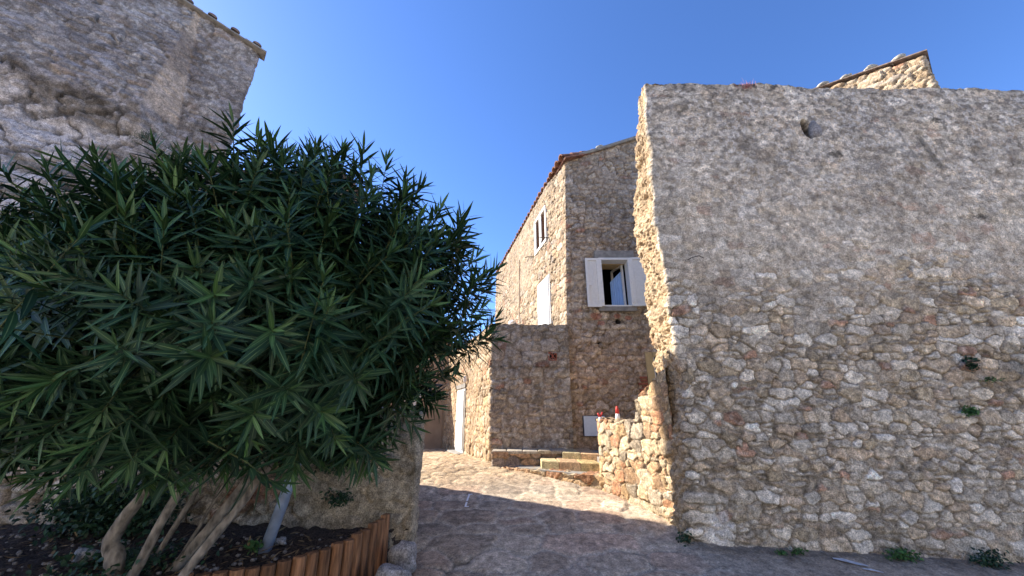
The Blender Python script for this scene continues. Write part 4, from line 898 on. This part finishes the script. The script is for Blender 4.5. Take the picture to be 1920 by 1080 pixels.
# ------------------------------------------------------------------ ornaments on the garden wall pillar
o1 = thing('garden_ornament', 'small red and white cone ornament on the pillar, right one', 'ornament', (1.60, 5.98, -.12))
b = MB(); b.tube([(1.60, 5.98, -.13), (1.60, 5.98, -.01)], [.042, .030], 12); b.build('base', MT['white'], o1, True)
b = MB(); b.tube([(1.60, 5.98, -.01), (1.60, 5.98, .06), (1.60, 5.98, .10)], [.031, .022, .012], 12); b.build('cap', MT['red'], o1, True)
o2 = thing('garden_ornament', 'small red and white forked ornament on the pillar, left one', 'ornament', (1.36, 6.10, -.12))
b = MB(); b.tube([(1.36, 6.10, -.14), (1.36, 6.10, -.06)], [.030, .022], 10); b.build('base', MT['white'], o2, True)
b = MB(); b.tube([(1.355, 6.10, -.06), (1.33, 6.10, .0)], [.018, .012], 8); b.tube([(1.365, 6.10, -.06), (1.40, 6.10, .01)], [.012, .014], 8); b.build('cap', MT['red'], o2, True)
# painted marks on the street
def strip(pts, wd, name, label, cat):
    b = MB(); vs = []
    for i, (x, y) in enumerate(pts):
        a = Vector(pts[max(i-1, 0)]); c = Vector(pts[min(i+1, len(pts)-1)]); t = (c-a).normalized(); n_ = Vector((t.y, -t.x))
        ww = wd[i] if isinstance(wd, list) else wd
        for s_ in (-1, 1): q = (x+n_.x*s_*ww, y+n_.y*s_*ww); vs.append((*q, float(gz(*q))+.017))
    b.add(vs, [(2*i, 2*i+2, 2*i+3, 2*i+1) for i in range(len(pts)-1)]); return b, label, cat, name
b, la, ca, nm = strip([(-.60, 5.93), (-.605, 5.8), (-.605, 5.5)], .012, 'survey_mark', '', '')
b2 = strip([(-.62, 5.935), (-.56, 5.935)], .014, '', '', '')[0]; b3 = strip([(-.615, 5.49), (-.56, 5.49)], .014, '', '', '')[0]
for q in (b2, b3): b.add(q.v, q.f)
tag(b.build('survey_mark', MT['white']), 'thin white bracket shaped mark painted on the street', 'painted mark')
for i, (pts, wd, lab) in enumerate([([(3.24, 4.44), (3.33, 4.42), (3.42, 4.36), (3.49, 4.33)], [.012, .035, .03, .008], 'larger white paint splash on the street before the tall wall'),
                       ([(3.38, 4.27), (3.46, 4.26), (3.53, 4.22)], [.01, .022, .008], 'smaller white paint splash nearer the camera on the street')]):
    b = strip(pts, wd, '', '', '')[0]; tag(b.build('paint_splash', MT['limew']), lab, 'paint splash', 'white splashes on the street')

# ------------------------------------------------------------------ unseen pale houses added behind the camera to bounce sunlight onto the shaded walls
def bounce_house(cx, cy, ang, w_, d_, h_, label, mat):
    t = thing('bounce_house', label, 'house', (cx, cy, -3), 'unseen houses added to bounce light')
    M_ = Matrix.Translation((cx, cy, 0)) @ Matrix.Rotation(R(ang), 4, 'Z')
    b = MB(M_); b.box(-w_/2, w_/2, -d_, 0, -4, h_); b.build('wall', mat, t)
    b = MB(M_); b.add([(-w_/2-.2, .3, h_), (w_/2+.2, .3, h_), (w_/2+.2, -d_/2, h_+1.4), (-w_/2-.2, -d_/2, h_+1.4), (w_/2+.2, -d_-.3, h_), (-w_/2-.2, -d_-.3, h_)], [(0, 1, 2, 3), (3, 2, 4, 5), (1, 4, 2), (0, 3, 5)]); b.build('roof', MT['tile'], t)
    for i in range(3):
        for z in (-.4, 2.8):
            if z+1.3 > h_: continue
            x = -w_/2+w_*(i+.5)/3; b = MB(M_); b.box(x-.45, x+.45, -.02, .06, z, z+1.3, None); b.build('window', MT['shutter'], t)
MT['pale'] = simple('pale_bounce_plaster', (.74, .66, .55), .95, var=.08, scale=3, bump=.2)
bounce_house(-3, -9, 14, 11, 7, 6.5, 'unseen pale plastered house added behind the camera to bounce light, left one', MT['pale'])
bounce_house(8.5, -9.5, 0, 11, 7, 7.2, 'unseen pale plastered house added behind the camera to bounce light, taller right one', MT['pale'])

DRY = leafmat('dry_leaf_litter', (.16, .10, .05), (.26, .19, .10), .8, (.2, .15, .08))
g = np.random.default_rng(77); n = 900
X = g.uniform(-5.5, -1.3, n); Y = g.uniform(2.6, 4.15, n); k = Y > bed_edge(X)+.1; X = X[k]; Y = Y[k]; n = len(X)
P_ = np.stack([X, Y, -1.115-.009*(X+2)+g.uniform(0, .05, n)], 1); A = g.normal(size=(n, 3)); A[:, 2] *= .2; nn = g.normal(size=(n, 3))*.25+np.array([0, 0, 1.])
L_ = g.uniform(.03, .12, n); V, Q, C = leaves(P_, A, nn, L_, L_*.2, g.uniform(-.6, .9, n), g.random(n), g.random(n), 3, .2)
mesh_np('leaf_litter', V, Q, DRY, None, C, kind='stuff')
b = MB()
for i in range(420):
    x = random.uniform(-5.2, -1.35); y = random.uniform(2.6, 4.1)
    if y < bed_edge(x)+.1: continue
    q = random.uniform(.008, .02); b.rock((x, y, -1.09-.009*(x+2)), (q, q*.8, q*.6), i, 4)
b.build('soil_gravel', STONE, None, True, 'stuff', col=(.22, .20, .18))
